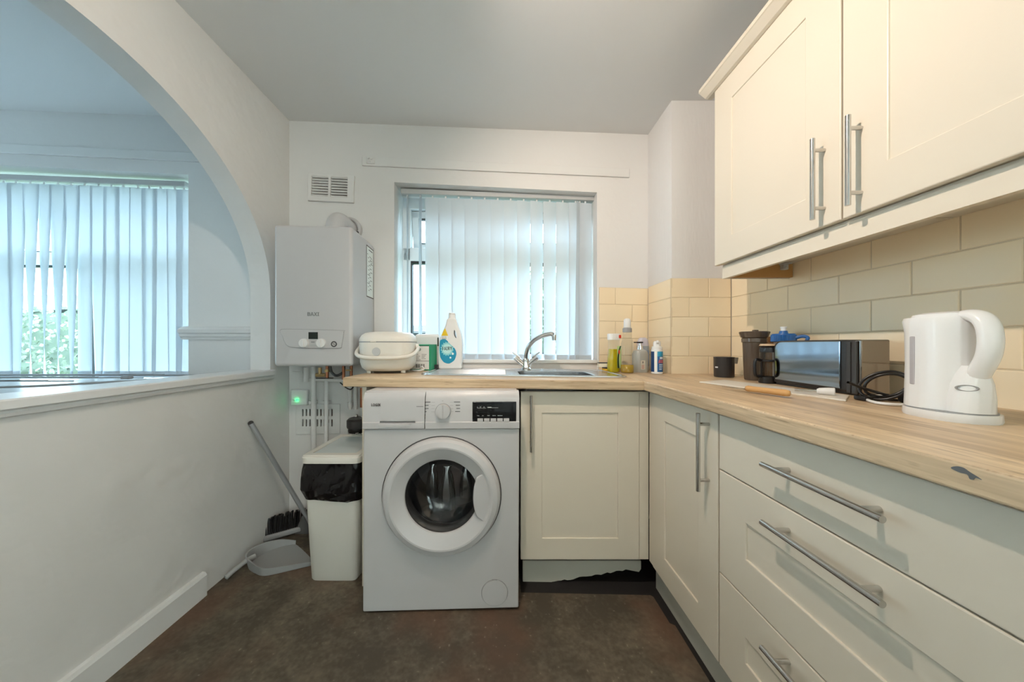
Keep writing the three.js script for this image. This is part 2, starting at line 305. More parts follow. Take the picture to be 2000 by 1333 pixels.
{
  const run = (first) => { const a = []; for (let k = -3; k < 20; k++) a.push(first + k * 0.2024); return a; };
  const LEN = 2.9;                                        // right wall, measured from the pier towards the camera
  tileRun(wallRight, LEN, [run(PD - 1.446), run(PD - 1.343)], (m, s, y) => { m.rotation.y = -Math.PI / 2; m.position.set(0, y, -PD + s); });
  mk('grout', bx(0.004, ROW * 5, LEN, -0.002, TOP - ROW * 2.5, -PD + LEN / 2), M.grout, wallRight);
  const w = XR - PX;
  tileRun(pier, w, [run(1.083 - PX), run(0.981 - PX)], (m, s, y) => m.position.set(s, y, -0.006));
  mk('grout', bx(w, ROW * 5, 0.004, w / 2, TOP - ROW * 2.5, -0.004), M.grout, pier);
  tileRun(pier, 0.262, [[], []], (m, s, y) => { m.rotation.y = -Math.PI / 2; m.position.set(0.006, y, -s); });
  mk('grout', bx(0.004, ROW * 5, 0.262, 0.004, TOP - ROW * 2.5, -0.131), M.grout, pier);
  const uR = W(1265, 600)[0], len = 0.305;                 // back wall, from the pier towards the window
  tileRun(wallBack, len, [run(0.2024), run(0.1)], (m, s, y) => { m.position.set(uR - s, y - 0.006 + s * 0.0145, 0); m.rotation.z = TILT; });
  mk('grout', bx(len, ROW * 5, 0.004, -len / 2, 0, 0).rotateZ(TILT).translate(uR, TOP - ROW * 2.5 - 0.006, 0.002), M.grout, wallBack);
  const tq = mk('tile_trim', new THREE.CylinderGeometry(0.007, 0.007, ROW * 5, 12).translate(uR - len - 0.004, TOP - ROW * 2.5 - 0.002, 0.002), M.white, wallBack); lab(tq, 'white corner trim strip');
}
// battens above both windows and the dado rail in the next room
{
  const line = (n, a, b, h, t) => { const A = W(...a), B = W(...b), o = struct(n, wallPoint(A[0], A[1]), TH); o.rotation.order = 'YXZ'; o.rotation.z = Math.atan2(B[1] - A[1], B[0] - A[0]); const l = Math.hypot(B[0] - A[0], B[1] - A[1]); mk('batten', rb(l, h, t, 0.003, l / 2, h / 2, t / 2), M.trim, o); return o; };
  const o = line('trim_2', [708, 325], [1228, 348], 0.052, 0.011);
  mk('bracket', [rb(0.05, 0.04, 0.012, 0.006, 0.05, 0.03, 0.014), cyl(0.006, 0.006, 0.008, 0.04, 0.038, 0.022, 12, 'z'), cyl(0.006, 0.006, 0.008, 0.058, 0.036, 0.022, 12, 'z'), cyl(0.006, 0.006, 0.008, 0.048, 0.02, 0.022, 12, 'z')], M.trim, o);
  line('trim_3', [-300, 286], [396, 318], 0.05, 0.011);
  const A = W(360, 662), B = W(506, 664), t = struct('trim_4', wallPoint(A[0], A[1] - 0.002), TH);
  const prof = poly([[0, 0], [0.008, 0], [0.012, 0.012], [0.018, 0.016], [0.02, 0.03], [0.028, 0.036], [0.03, 0.052], [0.022, 0.058], [0.012, 0.064], [0, 0.068]]);
  mk('dado_rail', new THREE.ExtrudeGeometry(prof, { depth: B[0] - A[0] + 0.02, bevelEnabled: true, bevelSize: 0.003, bevelThickness: 0.012, bevelSegments: 2 }).rotateY(Math.PI / 2).scale(1, 1, -1), M.trim, t);
}
{ // scale(1,1,-1) turns the faces inside out, so turn them back
  const m = scene.getObjectByName('dado_rail'); const g = m.geometry.toNonIndexed ? clean(m.geometry) : m.geometry, p = g.attributes.position, n = p.count;
  for (let i = 0; i < n; i += 3) for (let k = 0; k < 3; k++) { const a = p.array[(i + 1) * 3 + k]; p.array[(i + 1) * 3 + k] = p.array[(i + 2) * 3 + k]; p.array[(i + 2) * 3 + k] = a; }
  g.computeVertexNormals(); m.geometry = g;
}

// ---------------------------------------------------------------- lamp (above the frame)
function spotlight(label, pos, aim, power, angle) {
  const t = thing('ceiling_spotlight', label, 'lamp', [pos[0], CEIL, pos[2]]);
  const at = V(...pos).sub(t.position), dir = V(...aim).sub(V(...pos)).normalize(), q = new THREE.Quaternion().setFromUnitVectors(V(0, 1, 0), dir), b = at.clone().addScaledVector(dir, -0.07);
  mk('rose', lathe([[0.0001, -0.024], [0.04, -0.02], [0.05, -0.01], [0.05, 0]]), M.white, t);
  mk('stem', rod([0, 0, 0], b.toArray(), 0.006), M.white, t);
  mk('housing', lathe([[0.0001, 0], [0.02, 0.002], [0.03, 0.02], [0.034, 0.06], [0.031, 0.06], [0.028, 0.03]], 32).applyQuaternion(q).translate(...b.toArray()), M.white, t);
  mk('bulb', new THREE.CylinderGeometry(0.03, 0.026, 0.012, 32).applyQuaternion(q).translate(...at.clone().addScaledVector(dir, -0.016).toArray()), M.bulb, t);
  const l = new THREE.SpotLight(LAMP.color, power, 0, angle, 1.0); l.position.set(...pos); l.target.position.set(...aim); scene.add(l.target); l.target.name = 'spotlight_aim'; l.castShadow = true; l.shadow.radius = 0.4; l.name = 'spotlight_glow'; scene.add(l);
}
spotlight('white ceiling spotlight turned towards the wall cabinets', LAMP.at, LAMP.aim, LAMP.power, 1.25);
spotlight('white ceiling spotlight added as fill light for the arch wall', LAMP2.at, LAMP2.aim, LAMP2.power, 1.25);  // second spotlight is unseen, added as warm fill

// ---------------------------------------------------------------- kitchen units
const XF = 0.625, DF = 1.366, XE = 0.59, DE = 1.326;
const YT = H - 0.151, YU = H - 0.190, YD = H - 0.2, YB = H - 0.918;     // worktop top and underside, door top and bottom
function shaker(w, h, fr = 0.092, t = 0.02, rec = 0.005) {
  const s = poly([[-w / 2, -h / 2], [w / 2, -h / 2], [w / 2, h / 2], [-w / 2, h / 2]]), a = w / 2 - fr, b = h / 2 - fr;
  s.holes.push(new THREE.Path([[-a, -b], [-a, b], [a, b], [a, -b]].map((p) => new THREE.Vector2(...p))));
  const g = ext(s, t, 0.0025, 2).translate(0, 0, -t);
  return [g, bx(2 * a + 0.01, 2 * b + 0.01, t - rec, 0, 0, -t + (t - rec) / 2)];
}
const slab = (w, h, t = 0.02) => ext(poly([[-w / 2, -h / 2], [w / 2, -h / 2], [w / 2, h / 2], [-w / 2, h / 2]]), t, 0.0025, 2).translate(0, 0, -t);
function barHandle(len, vertical, r = 0.006, out = 0.033) {
  const g = [cyl(r, r, len, 0, 0, out, 18, 'x'), cyl(r * 0.85, r * 0.85, out, -len * 0.36, 0, out / 2, 14, 'z'), cyl(r * 0.85, r * 0.85, out, len * 0.36, 0, out / 2, 14, 'z')];
  if (vertical) g.forEach((q) => q.rotateZ(Math.PI / 2)); return g;
}
// right run faces -x: local x runs towards the camera
const RY = -Math.PI / 2;
{
  const h = YD - YB, d0 = 1.327, d1 = 0.9245, w = d0 - d1;
  const t = thing('corner_base_cabinet', 'cream corner base cabinet whose shaker door has a vertical bar handle beside the drawers', 'cabinet', [XF, YB, -(d0 + d1) / 2], RY);
  mk('carcass', bx(w - 0.004, h, 0.53, 0, h / 2, -0.29), M.creamBody, t);
  const dr = mk('door', shaker(w - 0.003, h, 0.095), M.cream, t); dr.position.set(0, h / 2, 0);
  const hd = mk('handle', barHandle(0.235, true), M.steel, dr); const dh = 0.59 * F / 382; hd.position.set((d0 + d1) / 2 - 0.965, H - 0.324 - YB - h / 2, 0); lab(hd, 'brushed steel bar handle');
  mk('corner_post', bx(0.034, h, 0.018, -w / 2 - 0.017, h / 2, -0.012), M.cream, t);
}
{
  const d0 = 0.9215, d1 = 0.305, w = d0 - d1, h = YD - YB;
  const t = thing('drawer_unit', 'cream three drawer unit with horizontal bar handles under the worktop', 'drawers', [XF, YB, -(d0 + d1) / 2], RY);
  mk('carcass', bx(w - 0.004, h, 0.53, 0, h / 2, -0.29), M.creamBody, t);
  for (const [a, b, hy, plain] of [[0.2, 0.356, 0.272, 1], [0.358, 0.651, 0.404, 0], [0.653, 0.918, 0.690, 0]]) {
    const dr = mk('drawer', plain ? slab(w - 0.003, b - a - 0.001) : shaker(w - 0.003, b - a - 0.001, 0.1), M.cream, t); dr.position.set(0, H - (a + b) / 2 - YB, 0);
    const hd = mk('handle', barHandle(0.232, false), M.steel, dr); hd.position.set(0, (a + b) / 2 - hy, 0); lab(hd, 'brushed steel bar handle');
  }
}
{
  const d0 = 0.302, d1 = -0.29, w = d0 - d1, h = YD - YB;
  const t = thing('base_cabinet', 'cream base cabinet nearest the camera, beyond the drawers', 'cabinet', [XF, YB, -(d0 + d1) / 2], RY);
  mk('carcass', bx(w - 0.004, h, 0.53, 0, h / 2, -0.29), M.creamBody, t);
  const dr = mk('door', shaker(w - 0.003, h, 0.095), M.cream, t); dr.position.set(0, h / 2, 0);
}
{
  const x0 = (1017 - CX) * DF / F, x1 = (1249 - CX) * DF / F, w = x1 - x0, h = YD - YB;
  const t = thing('sink_base_cabinet', 'cream base cabinet between the washing machine and the corner with a broken plinth below', 'cabinet', [(x0 + x1) / 2, YB, -DF]);
  mk('carcass', bx(w - 0.004, h - 0.1, 0.45, 0, h / 2 - 0.05, -0.25), M.creamBody, t);
  const dr = mk('door', shaker(w, h, 0.092), M.cream, t); dr.position.set(0, h / 2, 0);
  mk('corner_post', bx(XF - x1 + 0.002, h, 0.018, w / 2 + (XF - x1) / 2 + 0.002, h / 2, -0.012), M.cream, t);
  const hd = mk('handle', barHandle(0.235, true), M.steel, dr); hd.position.set(-w / 2 + 0.042, h / 2 - 0.13, 0); lab(hd, 'brushed steel bar handle');
}
{ // plinths; the one under the sink cabinet has a broken lower edge
  const d = 1.405, at = (px, py) => [(px - CX) * d / F, H - (py - CY) * d / F];
  const pts = [at(1021, 1096), at(1252, 1096), at(1252, 1112), at(1248, 1118), at(1222, 1113)]; const n = 26, a = at(1222, 1114), b = at(1066, 1140);
  for (let i = 1; i < n; i++) pts.push([a[0] + (b[0] - a[0]) * i / n, a[1] + (b[1] - a[1]) * i / n + (rnd() - 0.5) * 0.007]);
  pts.push(at(1060, 1143), at(1040, 1141), at(1031, 1143), at(1024, 1139), at(1021, 1136));
  const m = tag(mk('plinth', ext(poly(pts).clone(), 0.016).translate(0, 0, -d - 0.016), M.plinth), 'short plinth board with a ragged broken lower edge over the bare black floor', 'plinth');
  const y0 = floorY(0.66) - 0.002;
  tag(mk('plinth', bx(0.016, YB - y0 + 0.004, 1.75, 0.673, (YB + y0) / 2, -0.505), M.plinth), 'long plinth board running under the drawers along the black floor gap', 'plinth');
}
{ // worktops
  const back = (x) => D0 + 0.0571 * x - 0.002;
  const s = poly([[-0.658, DE], [0.5895, DE], [0.5895, back(0.59)], [-0.658, back(-0.658)]]);
  s.holes.push(rpath(0.39, 0.28, 0.05, 0.262, 1.60));
  const m = mk('worktop', boxUV(ext(s, 0.039, 0.005, 3).rotateX(-Math.PI / 2), 1), M.oak); m.geometry.translate(-0.59, -0.039, 0);
  m.position.set(0.59, YT, 0); m.rotation.z = -0.0128; tag(m, 'pale oak effect worktop holding the sink under the window', 'worktop');
  const q = poly([[XE, -0.62], [XR, -0.62], [XR, PD], [PX, PD], [PX, 1.945], [XE, 1.925]]);
  const g = boxUV(ext(q, 0.039, 0.005, 3).rotateX(-Math.PI / 2).translate(0, -0.039, 0), 1), uv = g.attributes.uv, nn = g.attributes.normal;
  for (let i = 0; i < uv.count; i++) if (Math.abs(nn.getY(i)) > 0.58) { const a = uv.getX(i); uv.setXY(i, uv.getY(i), a); }   // grain along the run
  const r = tag(mk('worktop', g, M.oak), 'long pale oak effect worktop on the right with a dark knot in its edge', 'worktop'); r.position.y = YT;
  const kd = XE * F / (1858 - CX);
  globalThis.__knot = [XE, kd];
}
{ // side panel beside the washing machine
  const d = 1.36, x0 = (706.5 - CX) * d / F, y0 = floorY(-0.6);
  tag(mk('end_panel', bx(0.018, YU + 0.013 - y0, 0.45, x0 + 0.011, (YU + 0.013 + y0) / 2, -d - 0.225), M.cream), 'narrow cream end panel holding up the worktop left of the washing machine', 'panel');
}
// wall cabinets
const XW = 0.9, YWB = H + 0.333, YWT = H + 1.07;
const wallCab = (d0, d1, label, handleSide) => {
  const w = d0 - d1, h = YWT - YWB, t = thing('wall_cabinet', label, 'cabinet', [XW, YWB, -(d0 + d1) / 2], RY);
  mk('carcass', bx(w - 0.002, h - 0.004, XR - XW - 0.023, 0, h / 2 + 0.002, -0.022 - (XR - XW - 0.023) / 2), M.creamBody, t);
  const dr = mk('door', shaker(w - 0.003, h, 0.1, 0.02, 0.004), M.cream, t); dr.position.set(0, h / 2, 0);
  const hd = mk('handle', barHandle(0.225, true), M.steel, dr); hd.position.set(handleSide * (w / 2 - 0.045), 0.462 + H - YWB - h / 2, 0); lab(hd, 'brushed steel bar handle');
};
wallCab(1.355, 0.848, 'cream wall cabinet at the end nearest the window, handle by its near edge', 1);
wallCab(0.8465, 0.34, 'cream wall cabinet nearest the camera, handle by its far edge', -1);
{
  const t = thing('cornice', 'cream cornice moulding along the top of the wall cabinets', 'cornice', [XW, YWT, 0]);
  const prof = poly([[0.018, 0.0], [-0.002, 0.001], [-0.012, 0.004], [-0.036, 0.024], [-0.04, 0.026], [-0.04, 0.04], [-0.03, 0.04], [0.018, 0.012]]);
  mk('moulding', new THREE.ExtrudeGeometry(prof, { depth: 1.06, bevelEnabled: false }).translate(0, 0, -1.397), M.cream, t);
  mk('end_moulding', bx(0.29, 0.036, 0.03, 0.15, 0.021, -1.375), M.cream, t);
}
{
  const t = thing('pelmet', 'cream light pelmet fixed below the wall cabinets', 'pelmet', [0.92, H + 0.275, 0]);
  mk('front_board', ext(poly([[0, 0], [0.018, 0], [0.018, 0.058], [0.006, 0.058], [0.001, 0.05]]), 0.995).translate(0, 0, -1.335), M.cream, t);
  mk('end_board', bx(XR - 0.92 - 0.02, 0.058, 0.003, (XR - 0.92) / 2 + 0.008, 0.029, -1.3335), M.cream, t);
  lab(mk('end_board', bx(XR - 0.92 - 0.02, 0.054, 0.014, (XR - 0.92) / 2 + 0.008, 0.031, -1.3245), M.mdf, t), 'bare orange brown inner board');
  lab(mk('bracket', [rb(0.022, 0.022, 0.018, 0.003, 0.236, 0.043, -1.309), bx(0.03, 0.004, 0.03, 0.236, 0.055, -1.305), cyl(0.004, 0.004, 0.004, 0.236, 0.04, -1.299, 10, 'z')], M.pale, t), 'small metal corner bracket');
}

// ---------------------------------------------------------------- washing machine
{
  const d = 1.235, s = d / F, base = 0.0085, PXc = 862, t = thing('washing_machine', 'white front loading washing machine with a round glass door under the worktop', 'washing machine', [(PXc - CX) * s, floorY(-0.23) - 0.002, -d], 0.038);
  t.rotation.order = 'YXZ'; t.rotation.z = -0.004;
  const lx = (px) => (px - PXc) * s, ly = (py) => H - (py - CY) * s - t.position.y;
  const w = 0.597, yb = ly(1192), yp = ly(839), yt = ly(766), dep = 0.54, dc = [lx(862.5), ly(968)];
  const sh = rrect(w, yp - yb, 0.006, 0, (yp + yb) / 2); sh.holes.push(new THREE.Path().absarc(dc[0], dc[1], 0.2, 0, Math.PI * 2, true));
  mk('cabinet', [ext(sh, 0.03, 0.004, 3).translate(0, 0, -0.03), bx(0.02, yt - yb - 0.03, dep - 0.03, -w / 2 + 0.012, (yt + yb) / 2 - 0.015, -0.03 - (dep - 0.03) / 2), bx(0.02, yt - yb - 0.03, dep - 0.03, w / 2 - 0.012, (yt + yb) / 2 - 0.015, -0.03 - (dep - 0.03) / 2), bx(w - 0.01, yt - yb - 0.03, 0.02, 0, (yt + yb) / 2 - 0.015, -dep)], M.enamel, t);
  mk('lid', rb(w - 0.004, 0.022, dep - 0.01, 0.008, 0, yt - 0.008, -dep / 2 - 0.012), M.enamel, t);
  for (const [x, z] of [[-0.26, -0.06], [0.26, -0.06], [-0.26, -0.48], [0.26, -0.48]]) mk('foot', cyl(0.022, 0.024, yb + 0.012, x, (yb + 0.012) / 2, z, 18), M.dark, t);
  // control panel, curved over at its top
  const side = poly([[-0.04, yp + 0.002], [0.004, yp + 0.002], [0.0095, yp + 0.006], [0.010, yp + 0.028], [0.006, yp + 0.031], [0.002, yt - 0.034], [-0.001, yt - 0.02], [-0.012, yt - 0.004], [-0.03, yt + 0.001], [-0.04, yt + 0.001]]);
  const pan = (x0, x1) => toCreasedNormals(new THREE.ExtrudeGeometry(side, { depth: x1 - x0, bevelEnabled: true, bevelSize: 0.001, bevelThickness: 0.001, bevelSegments: 1 }), 0.5).rotateY(Math.PI / 2).scale(1, 1, 1);
  // ExtrudeGeometry runs along z; after rotateY(90 degrees) x = old z and z = -old x, so mirror the profile instead
  const prof2 = new THREE.Shape(side.getPoints().map((p) => new THREE.Vector2(-p.x, p.y)).reverse());
  const pan2 = (x0, x1) => toCreasedNormals(new THREE.ExtrudeGeometry(prof2, { depth: x1 - x0 - 0.002, bevelEnabled: true, bevelSize: 0.0008, bevelThickness: 0.001, bevelSegments: 1 }), 0.5).rotateY(Math.PI / 2).translate(x0 + 0.001, 0, 0);
  mk('control_panel', pan2(lx(830), w / 2), M.enamel, t);
  const xd0 = -w / 2, xd1 = lx(829);
  const notch = new THREE.Shape([[0.04, yp + 0.002], [-0.004, yp + 0.002], [-0.0095, yp + 0.006], [-0.010, yp + 0.0265], [0.012, yp + 0.0275], [0.012, yp + 0.0325], [-0.0055, yp + 0.034], [-0.002, yt - 0.034], [0.001, yt - 0.02], [0.012, yt - 0.004], [0.03, yt + 0.001], [0.04, yt + 0.001]].map((p) => new THREE.Vector2(...p)));
  const run = (shape, x0, x1) => toCreasedNormals(new THREE.ExtrudeGeometry(shape, { depth: x1 - x0, bevelEnabled: false }), 0.5).rotateY(Math.PI / 2).translate(x0, 0, 0), n0 = lx(743), n1 = lx(811);
  const dw = mk('detergent_drawer', [run(prof2, xd0, n0), run(notch, n0, n1), run(prof2, n1, xd1 - 0.001)], M.enamel, t);
  mk('pull', [ext(poly([[-0.062, 0.004], [0.055, 0.004], [0.066, 0.012], [0.04, -0.006], [-0.05, -0.008], [-0.062, -0.004]]), 0.004, 0.001, 2).translate(lx(773), ly(830), 0.0088)], M.enamel, dw);
  const fz = 0.0052;
  const print = (name, w_, h_, x, y, z, draw, tw = 512, parent = t) => { const m = mk(name, new THREE.PlaneGeometry(w_, h_).translate(x, y, z), new THREE.MeshStandardMaterial({ map: canvasTex(tw, Math.max(8, Math.round(tw * h_ / w_)), draw), roughness: 0.35, transparent: true }), parent); return m; };
  mk('logo', new TextGeometry('LOGIK', { font, size: 0.0105, depth: 0.0006, curveSegments: 4 }).scale(0.82, 1, 1).translate(lx(726), ly(793), fz), M.dark, t);
  print('model_print', 0.03, 0.006, lx(820), ly(794), fz + 0.0004, (g, W_, H_) => { g.fillStyle = '#333'; g.font = `${H_ * 0.7}px sans-serif`; for (let i = 0; i < 7; i++) g.fillRect(6 + i * 16, H_ * 0.3, 11, H_ * 0.4); }, 128);
  print('programme_print', 0.136, 0.088, lx(863), ly(804), fz + 0.0002, (g, W_, H_) => {
    g.fillStyle = '#3c3c3c'; g.font = '15px sans-serif'; const l = ['Cotton 90', 'Cotton', 'Eco 40', 'Mix', 'Spin / Rinse', 'Easy iron', 'Wool'], r = ['Synthetics', 'Allergy', 'Sports', 'Delicate', 'Daily 60', 'Quick', 'Rapid'];
    l.forEach((x, i) => { const y = 34 + i * 46; g.fillRect(2, y - 11, 9 * x.length, 9); g.fillRect(96, y - 5, 50, 1.5); }); r.forEach((x, i) => { const y = 34 + i * 46; g.fillRect(W_ - 2 - 9 * x.length, y - 11, 9 * x.length, 9); g.fillRect(W_ - 150, y - 5, 50, 1.5); });
    g.textAlign = 'center'; g.fillText('Off', W_ / 2, 16); g.fillText('On / Off', W_ / 2, H_ - 3);
  });
  lab(mk('dial_shade_ring', new THREE.TorusGeometry(0.0287, 0.0012, 8, 40).translate(lx(864.5), ly(803), fz + 0.0006), M.grey, t), 'thin grey ring painted as shading round the dial');  // grey ring gives the dial its shading by colour
  const dial = mk('dial', [cyl(0.0265, 0.028, 0.018, 0, 0, 0.009, 40, 'z'), rb(0.004, 0.05, 0.004, 0.0015, 0, 0, 0.018)], M.enamel, t); dial.position.set(lx(864.5), ly(803), fz);
  const disp = mk('display', rb(lx(1007) - lx(921), ly(785) - ly(828), 0.006, 0.002, lx(964), ly(806.5), 0.0045), M.blackGloss, t);
  print('display_print', 0.155, 0.076, lx(962), ly(806), 0.0079, (g, W_, H_) => {
    g.fillStyle = '#e8ecec'; g.fillRect(50, 50, 4, 18); g.fillRect(50, 66, 110, 3); g.beginPath(); g.arc(92, 55, 5, 0, 7); g.fill(); g.beginPath(); g.arc(136, 55, 5, 0, 7); g.fill(); g.fillRect(180, 54, 52, 9); g.fillRect(232, 62, 86, 3);
    g.font = 'bold 11px sans-serif'; ['Temp', 'Spin', 'Delay', 'Options', 'Start/Pause'].forEach((x, i) => g.fillText(x, 46 + i * 66, 168)); g.font = '10px sans-serif'; g.fillText('3s lock', 214, 232);
  }, 512, disp);
  for (let i = 0; i < 5; i++) mk('button', rb(0.0215, 0.0125, 0.004, 0.001, lx(936.5) + i * 0.0252, ly(820.5), 0.0085), M.enamel, t);
  // door: lathed ring, glass bowl, grip
  const door = new THREE.Group(); door.name = numbered('door'); t.add(door); door.position.set(dc[0], dc[1], 0);
  const R = 0.2263;
  mk('ring', toCreasedNormals(lathe([[0.14, 0.006], [0.142, 0.012], [0.148, 0.016], [0.165, 0.024], [0.186, 0.034], [0.190, 0.0365], [0.196, 0.037], [0.214, 0.030], [0.222, 0.020], [0.2255, 0.008], [R, 0.0], [0.2, -0.004]], 72).rotateX(Math.PI / 2), 0.35), M.enamel, door);
  lab(mk('seam', new THREE.TorusGeometry(R + 0.0012, 0.0024, 8, 72).translate(0, 0, 0.001), M.dark, door), 'dark ring painted as the shade in the door gap');  // dark torus painted in place of the shade round the door
  const gl = new THREE.MeshPhysicalMaterial({ color: new THREE.Color().setRGB(0.72, 0.73, 0.74), roughness: 0, transmission: 1, thickness: 0, ior: 1.6 });
  lab(mk('glass', lathe([[0.0001, -0.07], [0.05, -0.068], [0.09, -0.058], [0.115, -0.035], [0.13, -0.008], [0.1405, 0.007]], 60).rotateX(Math.PI / 2).translate(0.002, 0.006, 0), gl, door), 'dark see-through glass bowl');
  const arc = []; for (let i = 0; i <= 20; i++) { const a = -0.66 + i / 20 * 1.32; arc.push([0.188 * Math.cos(a * 0.8), 0.188 * Math.sin(a * 0.8)]); }
  for (let i = 0; i <= 20; i++) { const a = 0.62 - i / 20 * 1.24; arc.push([0.1205 + 0.055 * (1 - Math.cos(a * 1.15)), 0.125 * Math.sin(a)]); }
  mk('grip', ext(poly(arc), 0.014, 0.005, 3).translate(0.0, 0.004, 0.018), M.enamel, door);
  // drum, rubber seal and lifters
  lab(mk('door_seal', new THREE.TorusGeometry(0.165, 0.03, 14, 56).translate(dc[0], dc[1], -0.04), M.dark, t), 'dark rubber seal');
  const drumM = L(0.3, 0.3, 0.305, 0.35, { metalness: 0.9, side: THREE.DoubleSide });
  mk('drum', toCreasedNormals(lathe([[0.14, 0.06], [0.2, 0.08], [0.22, 0.12], [0.22, 0.36], [0.19, 0.39], [0.0001, 0.4]], 56), 0.5).rotateX(-Math.PI / 2).translate(dc[0], dc[1], 0), drumM, t);
  for (const [x, sc] of [[0.0, 1], [-0.075, 0.8], [0.075, 0.8]]) mk('lifter', loft([[-0.09 * sc, 0.036 * sc, 0.03, 2.4], [-0.03 * sc, 0.036 * sc, 0.035, 2.2], [0.04 * sc, 0.026 * sc, 0.03, 2], [0.075 * sc, 0.015 * sc, 0.022, 2], [0.095 * sc, 0.022 * sc, 0.016, 2]], 28).translate(dc[0] + x, dc[1] - 0.034, -0.15 - Math.abs(x)), L(0.42, 0.43, 0.44, 0.22, { metalness: 0.9 }), t);
  const fc = mk('filter_cover', [cyl(0.0495, 0.0495, 0.004, 0, 0, 0.001, 44, 'z')], M.enamel, t); fc.position.set(lx(966), ly(1161), 0);
  lab(mk('filter_gap_shade', [new THREE.TorusGeometry(0.0508, 0.0011, 8, 48), bx(0.02, 0.004, 0.003, 0, 0.0505, 0.0005)], M.grey, t), 'grey ring painted as gap shade round the filter cover').position.set(lx(966), ly(1161), 0.0005);  // grey torus painted in place of the shade round the cover
}
// ---------------------------------------------------------------- boiler and what hangs on the back wall
{
  const front = 0.326, cu = W(611.5, 600, front)[0], yb = W(611.5, 716, front)[1], s = 1.52 / F;
  const t = thing('boiler', 'white wall hung gas boiler beside the arch above the pipes', 'boiler', wallPoint(cu, yb, 0), TH);
  const w = 0.362, h = 0.672, lx = (px, py = 600) => W(px, py, front)[0] - cu, ly = (px, py) => W(px, py, front)[1] - yb;
  mk('casing', rb(w, h, front - 0.02, 0.016, 0, h / 2, 0.02 + (front - 0.02) / 2, 5), M.enamel, t);
  lab(mk('side_panel', bx(w - 0.012, h - 0.02, 0.02, 0, h / 2, 0.011), M.pale, t), 'back frame');
  const P4 = [[551, 643], [669, 645.5], [672, 648], [671, 660], [668, 676], [664, 681], [600, 681.5], [568, 679], [558, 673], [552, 658]].map((p) => [lx(...p), ly(...p)]).reverse();
  const sm = (pts) => new THREE.Shape(new THREE.CatmullRomCurve3(pts.map((p) => V(p[0], p[1], 0)), true, 'catmullrom', 0.25).getPoints(60).map((p) => new THREE.Vector2(p.x, p.y)));
  lab(mk('panel_gap_shade', ext(sm(P4), 0.003, 0.0005).translate(0, 0, front - 0.0015), M.grey, t), 'grey outline painted as gap shade round the control panel');  // grey shape behind the panel paints the shade of its gap
  const inner = P4.map(([x, y]) => { const c = [lx(611, 662), ly(611, 662)]; return [c[0] + (x - c[0]) * 0.984, c[1] + (y - c[1]) * 0.95]; });
  const cp = mk('control_panel', ext(sm(inner), 0.004, 0.001, 2).translate(0, 0, front - 0.0005), M.enamel, t);
  const z = front + 0.0035;
  for (const px of [595.5, 629]) mk('knob', [cyl(0.0205, 0.0215, 0.012, lx(px), ly(px, 670.5), z + 0.006, 32, 'z'), rb(0.007, 0.036, 0.01, 0.003, lx(px), ly(px, 670.5), z + 0.013)], M.whiteMatte, cp);
  lab(mk('display', rb(0.043, 0.033, 0.003, 0.001, lx(612.5), ly(612.5, 656), z), S('#2e3430', 0.2), cp), 'grey liquid crystal display');
  mk('button', [rb(0.016, 0.007, 0.004, 0.001, lx(612), ly(612, 668.5), z)], M.grey, cp); mk('button', [rb(0.03, 0.009, 0.003, 0.001, lx(612), ly(612, 674), z)], M.pale, cp);
  const gz = lx(653), gy = ly(653, 672.5);
  lab(mk('pressure_gauge', [new THREE.TorusGeometry(0.0115, 0.0025, 10, 28).translate(gz, gy, z + 0.001), bx(0.012, 0.0018, 0.002, 0, 0, 0).rotateZ(-0.6).translate(gz, gy, z + 0.0015)], M.dark, cp), 'round pressure gauge');
  mk('gauge_face', cyl(0.011, 0.011, 0.002, gz, gy, z, 24, 'z'), M.enamel, cp);
  mk('logo', [new TextGeometry('BAXI', { font, size: 0.0175, depth: 0.003, curveSegments: 5 }).translate(lx(600), ly(600, 617.5), front - 0.0005)], L(0.55, 0.55, 0.55, 0.25, { metalness: 0.6 }), t);
  lab(mk('logo_plate', rrectPlate(0.056, 0.022, lx(611), ly(611, 614), front), M.pale, t), 'grey plate under the raised logo');  // flat grey plate behind the letters
  const lt = canvasTex(200, 512, (g, a, b) => { g.fillStyle = '#e4eae6'; g.fillRect(0, 0, a, b); g.strokeStyle = '#3b2a22'; g.lineWidth = 9; g.strokeRect(5, 5, a - 10, b - 10); g.fillStyle = '#555'; g.fillRect(60, 30, 110, 10); g.strokeStyle = '#777'; g.lineWidth = 5; g.beginPath(); g.arc(140, 130, 26, 0, 7); g.stroke(); for (let i = 0; i < 22; i++) g.fillRect(24 + (i * 53) % 90, 80 + i * 17, 20 + (i * 29) % 50, 6); });
  mk('side_label', new THREE.PlaneGeometry(0.11, 0.28).rotateY(Math.PI / 2).translate(w / 2 + 0.0008, 0.672 - 0.17, 0.085), new THREE.MeshStandardMaterial({ map: lt, roughness: 0.5 }), t);
  const fx = W(655, 430, 0.19)[0] - cu;
  mk('flue_elbow', [tube([[fx, h - 0.01, 0.19], [fx, h + 0.03, 0.19], [fx, h + 0.075, 0.165], [fx, h + 0.09, 0.12], [fx, h + 0.09, 0.06], [fx, h + 0.09, 0.0]], 0.047, 40, 28), cyl(0.056, 0.06, 0.03, fx, h + 0.008, 0.19)], M.enamel, t);
  mk('flue_collar', [cyl(0.068, 0.068, 0.02, fx, h + 0.09, 0.012, 36, 'z'), new THREE.TorusGeometry(0.06, 0.01, 10, 36).translate(fx, h + 0.09, 0.026)], M.enamel, t);
  mk('test_point', [cyl(0.008, 0.008, 0.02, fx - 0.06, h + 0.008, 0.22), cyl(0.006, 0.006, 0.018, fx - 0.075, h + 0.008, 0.235)], M.enamel, t);
